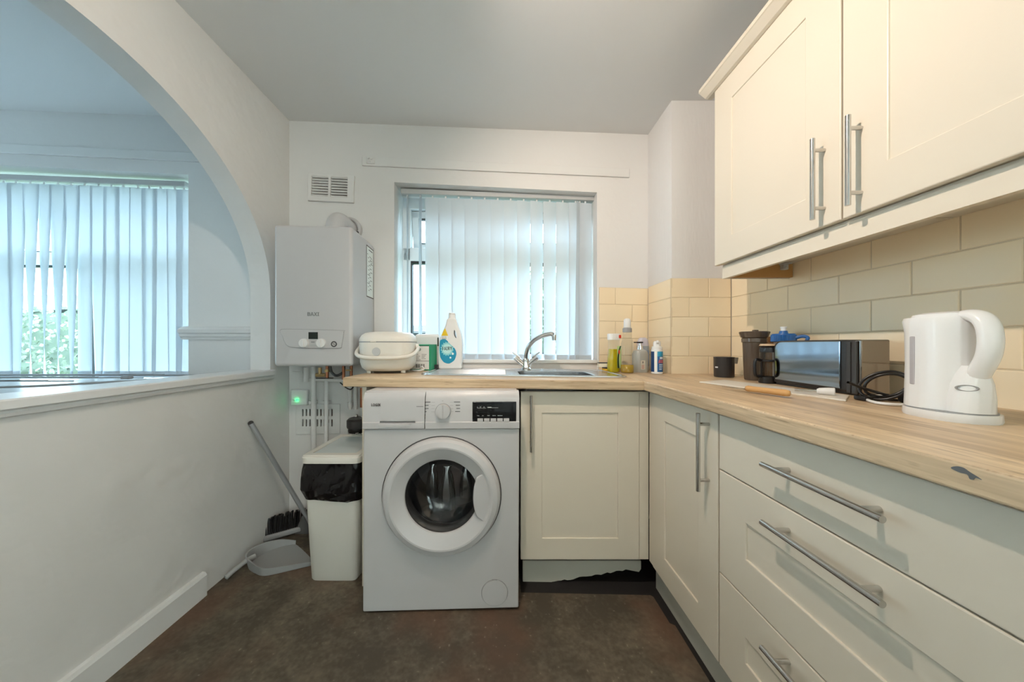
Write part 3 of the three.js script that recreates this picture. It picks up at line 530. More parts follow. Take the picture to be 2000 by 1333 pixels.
  lab(mk('cap', [cyl(0.007, 0.007, 0.016, w / 2 - 0.02, h + 0.005, 0.21)], M.black, t), 'small black cap');
}
function rrectPlate(w, h, x, y, z) { return ext(rrect(w, h, 0.004, x, y), 0.0012).translate(0, 0, z - 0.0006); }
{ // louvre vent above the boiler
  const a = W(604, 340), b = W(693, 398), w = b[0] - a[0], h = a[1] - b[1] - 0.006, t = thing('louvre_vent', 'white plastic louvre vent on the wall above the boiler', 'vent', wallPoint((a[0] + b[0]) / 2, (a[1] + b[1]) / 2), TH); t.rotation.order = 'YXZ'; t.rotation.z = TILT * 2;
  const s = rrect(w, h, 0.004); const iw = (w - 0.056) / 2 - 0.007, ih = h - 0.044, vt = 0.006;
  for (const sx of [-1, 1]) s.holes.push(rpath(iw, ih, 0.003, -0.008 + sx * (iw / 2 + 0.007), vt));
  mk('frame', ext(s, 0.016, 0.0025, 3), M.trim, t);
  for (const sx of [-1, 1]) for (let i = 0; i < 8; i++) { const m = mk('slat', rb(iw, 0.0105, 0.003, 0.0014, 0, 0, 0, 1).rotateX(0.75), M.trim, t); m.position.set(-0.008 + sx * (iw / 2 + 0.007), vt - ih / 2 + (i + 0.25) * ih / 7.5, 0.011); }
}
{ // slotted grille low on the wall
  const a = W(579, 790), b = W(665, 847), w = b[0] - a[0], h = a[1] - b[1], t = thing('slotted_grille', 'painted slotted air grille behind the white pipes', 'vent', wallPoint((a[0] + b[0]) / 2, (a[1] + b[1]) / 2), TH);
  const s = rrect(w, h, 0.004);
  for (let r = 0; r < 2; r++) for (let i = 0; i < 9; i++) { const u = W(592.5 + i * 7.1, 806 + r * 20), x = u[0] - (a[0] + b[0]) / 2, y = u[1] - (a[1] + b[1]) / 2; s.holes.push(rpath(0.0075, 0.04, 0.003, x, y)); }
  mk('plate', ext(s, 0.008, 0.002, 2), M.trim, t);
}
{ // wireless receiver with its green light
  const a = W(573, 761), b = W(605, 791), cx = (a[0] + b[0]) / 2, cy = (a[1] + b[1]) / 2, w = b[0] - a[0], h = a[1] - b[1], t = thing('heating_receiver', 'small white control box on the wall with a lit green indicator', 'control box', wallPoint(cx, cy), TH);
  mk('case', rb(w, h, 0.028, 0.005, 0, 0, 0.014), M.trim, t);
  const g = W(585.5, 780), x = g[0] - cx, y = g[1] - cy;
  lab(mk('led_lamp', [rb(0.012, 0.006, 0.003, 0.001, x, y, 0.0285), rb(0.004, 0.005, 0.003, 0.001, x + 0.011, y, 0.0285)], M.led, t), 'green indicator light');
  mk('switch', rb(0.006, 0.006, 0.004, 0.001, x - 0.014, y, 0.028), M.grey, t);
  const l = new THREE.PointLight(new THREE.Color().setRGB(0.05, 1, 0.3), 0.0012); l.position.set(...wallPoint(cx + x, cy + y, 0.036)); l.shadow.radius = 0.15; l.castShadow = true; l.name = 'receiver_led'; scene.add(l);
}
{ // pipes under the boiler
  const R = (px, py, w) => { const u = W(px, py, w); return wallPoint(u[0], u[1], w); };
  const clip = (x, py, w, t) => { const p = R(x, py, w); return bx(0.036, 0.016, 0.03).rotateY(TH).translate(p[0], p[1], p[2]); };
  const p1 = thing('pipe', 'thick white painted pipe dropping from the boiler across the grille', 'pipe');
  mk('tube', [rod(R(612.5, 716, 0.06), R(612.5, 893, 0.06), 0.0125, 18)], M.trim, p1); mk('clip', clip(612, 786, 0.05), M.trim, p1);
  const p2 = thing('pipe', 'thinner white painted pipe just right of the thick one', 'pipe');
  mk('tube', [rod(R(637.5, 742, 0.06), R(637.5, 880, 0.06), 0.0105, 18)], M.trim, p2); mk('clip', clip(638, 786, 0.05), M.trim, p2);
  const p3 = thing('pipe', 'white waste pipe running level below the boiler to the worktop', 'pipe');
  mk('tube', [rod(R(604, 741, 0.06), R(700, 745, 0.06), 0.0105, 18)], M.trim, p3); mk('socket', [rod(R(598, 718, 0.07), R(598, 746, 0.07), 0.0145, 18), rod(R(592, 728, 0.07), R(572, 727, 0.05), 0.004, 10)], M.trim, p3);
  const p4 = thing('pipe', 'white pipe with a joint above the black filter canister', 'pipe');
  mk('tube', [rod(R(684, 752, 0.05), R(684, 800, 0.05), 0.009, 16), rod(R(694, 752, 0.03), R(694, 800, 0.03), 0.011, 16)], M.trim, p4); mk('joint', [rod(R(684, 786, 0.05), R(684, 796, 0.05), 0.014, 18)], M.trim, p4);
  const pc = (x, y0, y1, r, w, label) => { const p = thing('copper_pipe', label, 'pipe'); mk('tube', rod(R(x, y0, w), R(x, y1, w), r, 16), M.copper, p); return p; };
  const c1 = pc(639, 714, 738, 0.008, 0.12, 'short copper pipe under the boiler left of the brass valve'); mk('nut', rod(R(639, 722, 0.12), R(639, 727, 0.12), 0.013, 6), M.brass, c1);
  pc(671, 714, 742, 0.008, 0.12, 'short copper pipe under the boiler right of the brass valve');
  pc(686, 714, 736, 0.008, 0.1, 'short copper pipe close to the worktop end under the boiler');
  pc(707, 758, 796, 0.011, 0.03, 'old brown copper pipe in the gap beside the end panel');
  const v = thing('valve', 'brass filling valve with a dark lever below the boiler', 'valve', R(625, 733, 0.1), TH);
  mk('body', [rod([-0.02, 0, 0], [0.03, 0, 0], 0.011, 12), rod([0, -0.005, 0], [0, 0.04, 0], 0.009, 12)], M.brass, v); mk('lever', rb(0.09, 0.006, 0.01, 0.002, 0.03, -0.016, 0.012), M.dark, v);
  const v2 = thing('valve', 'round dark flexible hose looped below the boiler', 'hose', R(659, 720, 0.12), TH); mk('hose', tube([[-0.04, 0.02, 0], [-0.03, -0.02, 0], [0.0, -0.038, 0.01], [0.03, -0.02, 0], [0.035, 0.02, 0]], 0.007, 30, 10), M.dark, v2);
  mk('handle', rb(0.03, 0.008, 0.012, 0.002, 0.06, -0.01, 0), M.brass, v2);
  const cab = thing('cable', 'thin black cable end dangling at the worktop corner', 'cable', R(672, 748, 0.12), TH); mk('lead', tube([[-0.02, 0.0, 0], [0.0, -0.012, 0.01], [0.015, -0.03, 0], [0.04, -0.035, 0.01], [0.05, -0.02, 0]], 0.0035, 30, 8), M.black, cab);
}
{ // black canister with white print
  const p = (px, py, w) => { const u = W(px, py, w); return wallPoint(u[0], u[1], w); };
  const c = p(700, 850, 0.066), t = thing('magnetic_filter', 'black cylindrical heating filter with white lettering behind the bin', 'filter', c, TH);
  mk('canister', lathe([[0.0001, -0.06], [0.05, -0.06], [0.052, 0.045], [0.0001, 0.045]].map((q) => q), 40), M.black, t);
  mk('cap', sharpLathe([[0.0001, 0.045], [0.058, 0.045], [0.06, 0.052], [0.06, 0.085], [0.05, 0.095], [0.0001, 0.097]], 40), M.dark, t);
  lab(mk('bleed_screw', [cyl(0.008, 0.008, 0.02, -0.01, 0.105, 0), cyl(0.012, 0.012, 0.008, 0.02, 0.1, 0)], M.chrome, t), 'metal bleed screw');
  const tx = canvasTex(512, 192, (g, a, b) => { g.fillStyle = '#0b0b0c'; g.fillRect(0, 0, a, b); g.fillStyle = '#e8e8e8'; g.font = 'bold 74px sans-serif'; g.fillText('MagnaClean', 24, 84); g.font = 'bold 32px sans-serif'; g.fillText('Micro', 330, 124); g.fillRect(120, 166, 170, 14); });
  mk('print', new THREE.CylinderGeometry(0.0528, 0.0528, 0.075, 40, 1, true, -1.25, 2.5).translate(0, 0.0, 0), new THREE.MeshStandardMaterial({ map: tx, roughness: 0.4 }), t);
}
// ---------------------------------------------------------------- vertical blinds
function vane(w, h, a0, a1, bow, n = 14) {       // hangs from y = 0 down to -h, its turn goes from a0 to a1
  const pos = [], uv = [], idx = [], m = 4;
  for (let j = 0; j <= n; j++) for (let i = 0; i <= m; i++) {
    const t = j / n, a = a0 + (a1 - a0) * t ** 1.2, x = (i / m - 0.5) * w, z = bow * (1 - (2 * i / m - 1) ** 2);
    pos.push(x * Math.cos(a) + z * Math.sin(a), -h * t, -x * Math.sin(a) + z * Math.cos(a)); uv.push(i / m, t);
  }
  for (let j = 0; j < n; j++) for (let i = 0; i < m; i++) { const p = j * (m + 1) + i, q = p + m + 1; idx.push(p, q, p + 1, p + 1, q, q + 1); }
  const g = new THREE.BufferGeometry(); g.setAttribute('position', new THREE.Float32BufferAttribute(pos, 3)); g.setAttribute('uv', new THREE.Float32BufferAttribute(uv, 2)); g.setIndex(idx); g.computeVertexNormals(); return g;
}
function blind(label, off, railA, railB, bottoms, list, wv) {
  const A = W(...railA, off), B = W(...railB, off), len = B[0] - A[0], tilt = Math.atan2(B[1] - A[1], len), t = thing('vertical_blind', label, 'blind', wallPoint(A[0], A[1], off), TH);
  const hr = rb(len, 0.03, 0.04, 0.004, len / 2, -0.015, 0); hr.rotateZ(tilt); mk('headrail', hr, M.rail, t);
  for (const [px, a0, a1, lift = 0] of list) {
    const u = W(px, 600, off)[0] - A[0], y = -0.042 + u * Math.tan(tilt), bot = W(px, bottoms[0] + (bottoms[1] - bottoms[0]) * u / len, off)[1] - A[1], h = y - bot - lift;
    const v = mk('vane', vane(wv, h, a0, a1, 0.003), M.vane, t); v.position.set(u, y, 0);
    const wt = mk('weight', rb(wv * 0.92, 0.035, 0.0016, 0.0007, 0, -h + 0.02, 0.0016, 1).rotateY(0), M.vane, v); wt.rotation.y = a1;
    mk('hanger', [bx(0.01, 0.018, 0.004, 0, 0.005, 0), cyl(0.004, 0.004, 0.01, 0, 0.016, 0, 8)], M.upvc, v);
  }
  return t;
}
{
  const list = [[796, -1.2, -1.3], [821, -1.2, -1.12]];
  const a = [0.10, 0.08, 0.1, 0.1, 0.08, 0.1, 0.12, 0.22, 0.28, 0.22, 0.15, 0.12, 0.1];
  for (let i = 0; i < 13; i++) list.push([845 + i * 25.4, a[i], a[i] + [0, 0, 0, 0, 0, 0.05, 0.12, 0.17, 0.26, 0.18, 0, 0.05, 0][i]]);
  list[13] = [1124, 0.1, 0.1]; list[14] = [1143, 0.12, 0.15];
  list.splice(13, 0, [1132, 0.9, 0.5]);
  blind('pale mint vertical blind in the kitchen window over the sink', -0.07, [784, 371], [1160, 385], [702, 706], list, 0.087);
  const l2 = []; const px = [-290, -263, -236, -209, -182, -155, -128, -101, -74, -47, -20, 8, 32, 60, 87, 114, 140, 166, 193, 218, 241, 270, 292, 314, 342, 360];
  const tw = [0.1, -0.2, 0.1, -0.2, 0.1, -0.2, 0, 0.1, 0, -0.2, 0.1, 0.35, -0.35, -0.78, -0.8, -0.8, -0.62, -0.1, -0.42, 0.1, -0.2, 0.25, -0.2, 0.2, -0.15, 0.1];
  px.forEach((x, i) => l2.push([x, 0.12 - 0.1 * ((i * 7) % 3), tw[i]]));
  blind('pale blue vertical blind in the next room seen through the arch', -0.06, [-420, 326], [367, 357], [738, 738], l2, 0.087);
}
// ---------------------------------------------------------------- sink and tap
const backTop = (x) => YT + (0.59 - x) * 0.0128;       // top of the tilted worktop
{
  const x0 = -0.376, x1 = 0.582, t = thing('sink', 'stainless steel sink with a ribbed drainer set in the worktop', 'sink', [0.1, backTop(0.1), 0]); t.rotation.z = -0.0128;
  const w = x1 - x0, d0 = 1.44, d1 = 1.838, cxs = (x0 + x1) / 2 - 0.1, s = rrect(w, d1 - d0, 0.06, cxs, (d0 + d1) / 2), bc = [0.16, 1.60];
  s.holes.push(rpath(0.36, 0.25, 0.045, ...bc));
  mk('plate', [ext(s, 0.006, 0.0025, 3).rotateX(-Math.PI / 2)], M.sink, t);
  const rim = rrect(w - 0.01, d1 - d0 - 0.01, 0.056, cxs, (d0 + d1) / 2); rim.holes.push(rpath(w - 0.04, d1 - d0 - 0.04, 0.045, cxs, (d0 + d1) / 2));
  mk('rim', ext(rim, 0.009, 0.003, 3).rotateX(-Math.PI / 2), M.sink, t);
  const bw = rrect(0.36, 0.25, 0.045, ...bc); bw.holes.push(rpath(0.354, 0.244, 0.042, ...bc));
  mk('bowl', [ext(bw, 0.15).rotateX(-Math.PI / 2).translate(0, -0.146, 0), ext(rrect(0.36, 0.25, 0.045, ...bc), 0.003).rotateX(-Math.PI / 2).translate(0, -0.149, 0)], M.sink, t);
  for (let i = 0; i < 9; i++) mk('drainer_rib', rb(0.36, 0.006, 0.012, 0.0028, -0.26, 0.0065, -1.49 - i * 0.03), M.sink, t);
}
{
  const d = 1.79, b = P(1027, 722, d), y0 = backTop(b[0]) + 0.006, t = thing('mixer_tap', 'chrome kitchen mixer tap with a curved swan spout', 'tap', [b[0], y0, -d]);
  const s = d / F;
  mk('body', sharpLathe([[0.0001, 0], [0.03, 0], [0.031, 0.006], [0.022, 0.014], [0.02, 0.03], [0.019, 0.055], [0.016, 0.062], [0.0001, 0.064]].map((p) => p), 32), M.chrome, t);
  mk('spout', tube([[0, 0.05, 0], [0.001, 0.085, 0.004], [0.012, 0.125, 0.012], [0.04, 0.162, 0.028], [0.085, 0.188, 0.048], [0.128, 0.198, 0.062], [0.143, 0.192, 0.067]], 0.0125, 60, 18), M.chrome, t);
  mk('nozzle', [cyl(0.013, 0.012, 0.03, 0.146, 0.178, 0.068)], M.chrome, t);
  for (const sx of [-1, 1]) {
    const dir = V(sx * 0.75, 0.66, 0.1).normalize(), q = (k) => dir.clone().multiplyScalar(k).add(V(0, 0.018, 0)).toArray();
    const h = mk('handle', [rod(q(0.012), q(0.042), 0.013, 16), rod(q(0.042), q(0.082), 0.0155, 10)], M.chrome, t);
    mk('lever', rod(q(0.06).map((x, i) => x + [sx * -0.012, 0.012, 0.004][i]), q(0.104).map((x, i) => x + [sx * -0.002, 0.012, 0.004][i]), 0.004, 10), M.chrome, h);
  }
}
// ---------------------------------------------------------------- bin, brush, dustpan
{
  const x0 = -0.826, x1 = -0.604, d0 = 1.384, t = thing('kitchen_bin', 'tall white plastic bin with a dirty lid and black liner beside the washing machine', 'bin', [-0.729, floorY(-0.71), -d0 - 0.15]);
  t.scale.set(0.93, 1, 1);
  const yl = H - (906 - CY) * 1.372 / F - t.position.y;
  mk('body', loft([[0, 0.106, 0.145, 12], [0.01, 0.111, 0.15, 12], [yl, 0.134, 0.166, 12, -0.005]], 64), M.offwhite, t);
  const ll = [], n = 72;
  const lin = loft([[yl + 0.002, 0.137, 0.169, 10, -0.005], [yl - 0.03, 0.143, 0.173, 9, -0.006], [yl - 0.075, 0.149, 0.18, 7, -0.008], [yl - 0.115, 0.15, 0.182, 7, -0.01], [yl - 0.145, 0.142, 0.175, 8, -0.006], [yl - 0.158, 0.135, 0.166, 10, -0.004]].reverse(), 96, false, false);
  { const p = lin.attributes.position; for (let i = 0; i < p.count; i++) { const x = p.getX(i), y = p.getY(i), z = p.getZ(i), a = Math.atan2(z, x), k = 1 + 0.035 * Math.sin(7 * a + y * 40) * Math.sin(y * 70 + 3 * a) * Math.min(1, (yl - y) * 25); p.setXYZ(i, x * k, y + 0.01 * Math.sin(3 * a + 1) * Math.min(1, (yl - y) * 8) + 0.006 * Math.sin(8 * a) * Math.min(1, (yl - y) * 8), z * k); } lin.computeVertexNormals(); }
  lab(mk('liner', boxUV(lin, 1.6), new THREE.MeshPhysicalMaterial({ color: new THREE.Color().setRGB(0.006, 0.006, 0.007), roughness: 0.2, specularIntensity: 0.6, bumpMap: crumple, bumpScale: 0.02, side: THREE.DoubleSide }), t), 'black plastic liner folded over the rim');
  const lid = mk('lid', [loft([[yl + 0.002, 0.139, 0.171, 12, -0.005], [yl + 0.026, 0.14, 0.172, 12, -0.005], [yl + 0.03, 0.137, 0.169, 12, -0.005]], 64)], M.offwhite, t);
  const fr = rrect(0.262, 0.325, 0.008); fr.holes.push(rpath(0.205, 0.262, 0.006, 0.0, 0.0));
  mk('lid_rim', ext(fr, 0.007, 0.002, 2).rotateX(-Math.PI / 2).translate(-0.005, yl + 0.029, 0), M.offwhite, lid);
  lab(mk('flap', ext(rrect(0.2, 0.257, 0.008), 0.004, 0.0015, 2).rotateX(-Math.PI / 2).translate(-0.005, yl + 0.0295, 0), L(0.62, 0.67, 0.66, 0.3), lid), 'pale blue grey lid flap');
}
{ // hand brush leaning on the wall, dustpan on the floor, long handle
  const fl = (px, py, lift = 0) => { const d = (H - 0.0175) * F / (py - CY); const p = P(px, py, d); return [p[0], floorY(p[0]) + lift, p[2]]; };
  const pan = fl(545, 1100), t = thing('dustpan', 'pale grey plastic dustpan lying on the floor by the bin', 'dustpan', [pan[0] + 0.005, pan[1] + 0.001, pan[2] - 0.03], 0); t.scale.setScalar(0.9);
  const o = []; const L0 = [[-0.15, -0.02], [-0.13, -0.07], [-0.07, -0.105], [0.0, -0.12], [0.17, -0.05], [0.14, 0.0], [-0.02, 0.12], [-0.08, 0.10], [-0.13, 0.05]];
  const shp = new THREE.Shape(new THREE.CatmullRomCurve3(L0.map((p) => V(p[0], p[1], 0)), true, 'catmullrom', 0.35).getPoints(60).map((p) => new THREE.Vector2(p.x, p.y)));
  const wallPts = new THREE.CatmullRomCurve3([[0.17, -0.05], [0.0, -0.12], [-0.07, -0.105], [-0.13, -0.07], [-0.15, -0.02], [-0.13, 0.05], [-0.08, 0.10], [-0.02, 0.12]].map((p) => V(p[0], 0, -p[1])), false, 'catmullrom', 0.4).getPoints(50);
  const rimPos = [], rimIdx = []; const hgt = (k) => 0.012 + 0.05 * Math.sin(Math.PI * Math.min(1, Math.max(0, k * 0.9 + 0.06)));
  wallPts.forEach((p, i) => { const k = i / 50, h = hgt(k), f = 1.0 + h * 1.2; rimPos.push(p.x, 0.002, p.z, p.x * f, h, p.z * f, p.x * f * 1.045, h + 0.001, p.z * f * 1.045, p.x * 1.03, -0.0, p.z * 1.03); });
  for (let i = 0; i < 50; i++) for (let k = 0; k < 3; k++) { const a = i * 4 + k, b = a + 4; rimIdx.push(a, b, a + 1, a + 1, b, b + 1); }
  const rim = new THREE.BufferGeometry(); rim.setAttribute('position', new THREE.Float32BufferAttribute(rimPos, 3)); rim.setIndex(rimIdx); rim.computeVertexNormals();
  const greyD = L(0.36, 0.365, 0.36, 0.45, { side: THREE.DoubleSide });
  mk('tray', [clean(ext(shp, 0.003).rotateX(-Math.PI / 2)), clean(toCreasedNormals(rim, 0.5))], greyD, t);
  mk('handle', [tube([[-0.115, 0.05, 0.05], [-0.135, 0.046, 0.085], [-0.155, 0.034, 0.13], [-0.168, 0.02, 0.165]], 0.0115, 24, 12)], greyD, t);
  // brush behind it
  const b = fl(556, 1048), br = thing('hand_brush', 'black bristled broom head standing on edge against the low wall', 'brush', [b[0] - 0.005, b[1], b[2]], 0.62);
  mk('stock', rb(0.22, 0.03, 0.05, 0.01, 0, 0.022, 0), M.grey, br);
  const bris = []; for (let i = 0; i < 26; i++) for (let j = 0; j < 3; j++) { const x = -0.1 + i * 0.008, z = -0.012 + j * 0.012; bris.push(new THREE.CylinderGeometry(0.0052, 0.004, 0.075 + 0.012 * rnd(), 6).translate(0, 0.037, 0).rotateZ((rnd() - 0.5) * 0.25).rotateX((rnd() - 0.5) * 0.2 - 0.15).translate(x, 0.036, z)); }
  const bs = lab(mk('bristles', bris, M.black, br), 'black bristles'); bs.userData.kind = 'stuff';
  // long handled pan, its dark scoop half behind the bin
  const lp = thing('long_handled_dustpan', 'dark grey dustpan behind the bin whose thin grey pole leans on the low wall', 'dustpan');
  const A = P(490, 827, 1.22 * F / (CX - 490) * 0.985), B = P(577, 944, 1.66), C = [B[0] + (B[0] - A[0]) * 0.55, B[1] + (B[1] - A[1]) * 0.75, B[2] + (B[2] - A[2]) * 0.3];
  mk('pole', [rod(A, [C[0], C[1], C[2]], 0.011, 16)], L(0.42, 0.43, 0.44, 0.3, { metalness: 0.5 }), lp);
  lab(mk('pole_cap', new THREE.SphereGeometry(0.0115, 14, 10).translate(...A), M.dark, lp), 'dark end cap');
  const Q = [[573, 1046], [588, 1010], [622, 1008], [640, 1074], [604, 1068]].map(([x, y]) => { const p = P(x, y, 1.72); return [p[0], p[1]]; });
  const sc = ext(poly([...Q].reverse()), 0.012, 0.003, 2); sc.translate(0, 0, -1.735); mk('scoop', sc, L(0.13, 0.13, 0.13, 0.5), lp);
}
// ---------------------------------------------------------------- things on the worktop left of the sink
{
  const x = (760 - CX) * 1.6 / F, t = thing('rice_cooker', 'cream rice cooker with a carrying handle at the left end of the worktop', 'rice cooker', [x, backTop(x), -1.605], 0.12); t.scale.set(0.93, 0.97, 0.93);
  mk('body', loft([[0.01, 0.09, 0.085, 3], [0.014, 0.112, 0.105, 3.2], [0.028, 0.128, 0.12, 3.3], [0.055, 0.136, 0.127, 3.4], [0.09, 0.137, 0.128, 3.5], [0.15, 0.14, 0.131, 3.6], [0.152, 0.138, 0.129, 3.6]], 72), M.offwhite, t);
  lab(mk('rim', loft([[0.151, 0.1385, 0.1295, 3.6], [0.158, 0.1385, 0.1295, 3.6]], 72), M.grey, t), 'grey seam under the lid');
  mk('lid', loft([[0.157, 0.14, 0.131, 3.6], [0.17, 0.139, 0.13, 3.6], [0.188, 0.131, 0.122, 3.2], [0.2, 0.115, 0.106, 3], [0.206, 0.08, 0.074, 2.6]], 72), M.offwhite, t);
  mk('latch', rb(0.03, 0.01, 0.01, 0.003, -0.05, 0.158, 0.128), M.offwhite, t);
  const hp = []; for (let i = 0; i <= 24; i++) { const a = Math.PI * (1 - i / 24), c = Math.cos(a), s = Math.sin(a); hp.push([0.152 * Math.sign(c) * Math.abs(c) ** 0.62, 0.128 - 0.05 * Math.abs(s) ** 0.6, 0.146 * Math.abs(s) ** 0.62]); }
  mk('carrying_handle', tube(hp, 0.0095, 60, 12), M.offwhite, t); for (const sx of [-1, 1]) mk('hinge', cyl(0.016, 0.016, 0.014, sx * 0.147, 0.13, 0, 20, 'x'), M.offwhite, t);
  lab(mk('button', cyl(0.0195, 0.0205, 0.006, -0.005 - 0.03, 0.108, 0.13, 32, 'z'), M.pale, t), 'round grey button');
  for (const [a, b] of [[-0.085, 0.07], [0.085, 0.07], [-0.085, -0.07], [0.085, -0.07]]) mk('foot', rb(0.022, 0.024, 0.022, 0.004, a, 0.012, b), M.offwhite, t);
}
{
  const x = (806 - CX) * 1.735 / F, y = backTop(x), t = thing('carton', 'white and green cardboard carton with a barcode beside the rice cooker', 'box', [-0.4426, y, -1.763], -0.22), w = 0.15, h = 0.14, dp = 0.075;
  const green = L(0.03, 0.32, 0.17, 0.4);
  mk('box', rb(w, h, dp, 0.002, 0, h / 2, 0, 1), green, t);
  const tx = canvasTex(512, 512, (g, a, b) => { g.fillStyle = '#e6e6e2'; g.fillRect(0, 0, a, b); g.fillStyle = '#0d4a35'; g.fillRect(0, 0, a, 16); g.font = 'bold 88px sans-serif'; g.fillText('E39', 190, 120); g.fillStyle = '#555'; for (let i = 0; i < 4; i++) { g.fillRect(190, 190 + i * 38, 90 + (i * 37) % 60, 8); g.fillRect(350, 190 + i * 30, 110 - (i * 23) % 50, 8); } g.fillStyle = '#222'; g.fillRect(0, 330, a, 8); for (let i = 0; i < 22; i++) g.fillRect(220 + i * 9, 400, 2 + (i * 5) % 6, 80); });
  mk('print', new THREE.PlaneGeometry(w - 0.014, h - 0.012).translate(-0.005, h / 2, dp / 2 + 0.0006), new THREE.MeshStandardMaterial({ map: tx, roughness: 0.5 }), t);
  const bt = thing('white_container', 'white plastic container with a dark slot standing behind the green carton', 'container', [-0.427, backTop(-0.43), -1.842], 0);
  mk('body', rb(0.145, 0.2, 0.045, 0.02, 0, 0.1, 0, 4), M.white, bt); lab(mk('slot', rb(0.007, 0.05, 0.012, 0.003, 0.064, 0.155, 0.017), S('#1c2a16', 0.5), bt), 'dark slot');
  const b2 = thing('plug', 'small black adaptor tucked behind the green carton', 'adaptor', [(850 - CX) * 1.76 / F, backTop(-0.36), -1.765]); mk('case', rb(0.032, 0.03, 0.03, 0.005, 0, 0.015, 0), M.black, b2);
  const cb = thing('cable', 'loop of white cable between the rice cooker and the carton', 'cable', [(812 - CX) * 1.66 / F, backTop(-0.45), -1.66]); mk('lead', tube([[-0.03, 0.006, -0.01], [0.0, 0.006, 0.02], [0.03, 0.006, 0.02], [0.042, 0.012, 0.0], [0.03, 0.024, -0.01], [0.012, 0.012, -0.03]], 0.004, 40, 8), M.white, cb);
}
{ // laundry liquid bottle
  const d = 1.80, sc = d / F, x = (880.5 - CX) * sc, t = thing('laundry_bottle', 'white laundry detergent bottle with a blue teardrop label on the sink edge', 'bottle', [x, backTop(x) + 0.006, -d], 0.0);
  const o = [[858, 710], [857, 692], [859, 670], [864, 652], [871, 636], [875.5, 622], [891, 622], [895.5, 636], [901, 650], [904, 670], [903.5, 694], [902.5, 710], [900, 719], [861, 719]].map(([a, b]) => [(a - 880.5) * sc, (719 - b) * sc]);
  const s = new THREE.Shape(new THREE.CatmullRomCurve3(o.map((p) => V(p[0], p[1], 0)), true, 'catmullrom', 0.35).getPoints(90).map((p) => new THREE.Vector2(p.x, Math.max(0, p.y))));
  const h = new THREE.Path(); h.absellipse((890.5 - 880.5) * sc, (719 - 652) * sc, 0.0155, 0.033, 0, Math.PI * 2, true, 0.22); s.holes.push(h);
  mk('bottle', ext(s, 0.06, 0.009, 4, 28).translate(0, 0, -0.03), M.white, t);
  mk('cap', [cyl(0.019, 0.023, 0.035, (883 - 880.5) * sc, (719 - 619) * sc, 0), cyl(0.0175, 0.019, 0.006, (883 - 880.5) * sc, (719 - 611.5) * sc, 0)], M.white, t);
  const q = [[862, 664], [872, 662], [880, 670], [890, 680], [893, 690], [889, 702], [879, 708.5], [869, 706], [862, 696], [860.5, 680]].map(([a, b]) => [(a - 880.5) * sc, (719 - b) * sc]);
  const ls = new THREE.Shape(new THREE.CatmullRomCurve3(q.map((p) => V(p[0], p[1], 0)), true, 'catmullrom', 0.4).getPoints(70).map((p) => new THREE.Vector2(p.x, p.y)));
  const g = new THREE.ShapeGeometry(ls, 20), p = g.attributes.position; g.computeBoundingBox(); const bb = g.boundingBox, uv = new Float32Array(p.count * 2);
  for (let i = 0; i < p.count; i++) { uv[2 * i] = (p.getX(i) - bb.min.x) / (bb.max.x - bb.min.x); uv[2 * i + 1] = (p.getY(i) - bb.min.y) / (bb.max.y - bb.min.y); }
  g.setAttribute('uv', new THREE.BufferAttribute(uv, 2));
  const tx = canvasTex(512, 720, (c, a, b) => { c.fillStyle = '#1193b8'; c.fillRect(0, 0, a, b); c.fillStyle = '#8fd3d8'; c.beginPath(); for (let i = 0; i < 32; i++) { const r = i % 2 ? 215 : 175, an = i / 32 * 6.283; c.lineTo(230 + r * 0.95 * Math.cos(an), 285 + r * Math.sin(an)); } c.fill(); c.fillStyle = '#bfe6e4'; c.beginPath(); c.arc(230, 285, 140, 0, 7); c.fill(); c.fillStyle = '#14262e'; c.font = 'bold 128px sans-serif'; c.textAlign = 'center'; c.save(); c.translate(230, 325); c.rotate(-0.05); c.scale(0.85, 1.1); c.fillText('FAIRY', 0, 0); c.restore(); c.fillStyle = '#e9f4f2'; c.beginPath(); c.arc(400, 430, 34, 0, 7); c.fill(); c.beginPath(); c.arc(330, 545, 28, 0, 7); c.fill(); });
  mk('label', g.translate(0, 0, 0.0308), new THREE.MeshStandardMaterial({ map: tx, roughness: 0.3 }), t);
  const tr = poly([[864, 655], [877, 655], [871, 640]].map(([a, b]) => [(a - 880.5) * sc, (719 - b) * sc])); lab(mk('label', ext(tr, 0.001).translate(0, 0, 0.0302), S('#e8c520', 0.4), t), 'yellow triangular sticker');
  const tp = canvasTex(128, 64, (c, a, b) => { c.fillStyle = '#e9ecec'; c.fillRect(0, 0, a, b); c.fillStyle = '#333'; c.font = 'bold 22px sans-serif'; c.fillText('NON BIO', 8, 26); c.fillRect(8, 40, 100, 5); c.fillRect(8, 52, 90, 5); });
  mk('label', new THREE.PlaneGeometry(0.036, 0.018).translate((870 - 880.5) * sc, (719 - 659) * sc, 0.0304), new THREE.MeshStandardMaterial({ map: tp, roughness: 0.4 }), t);
}
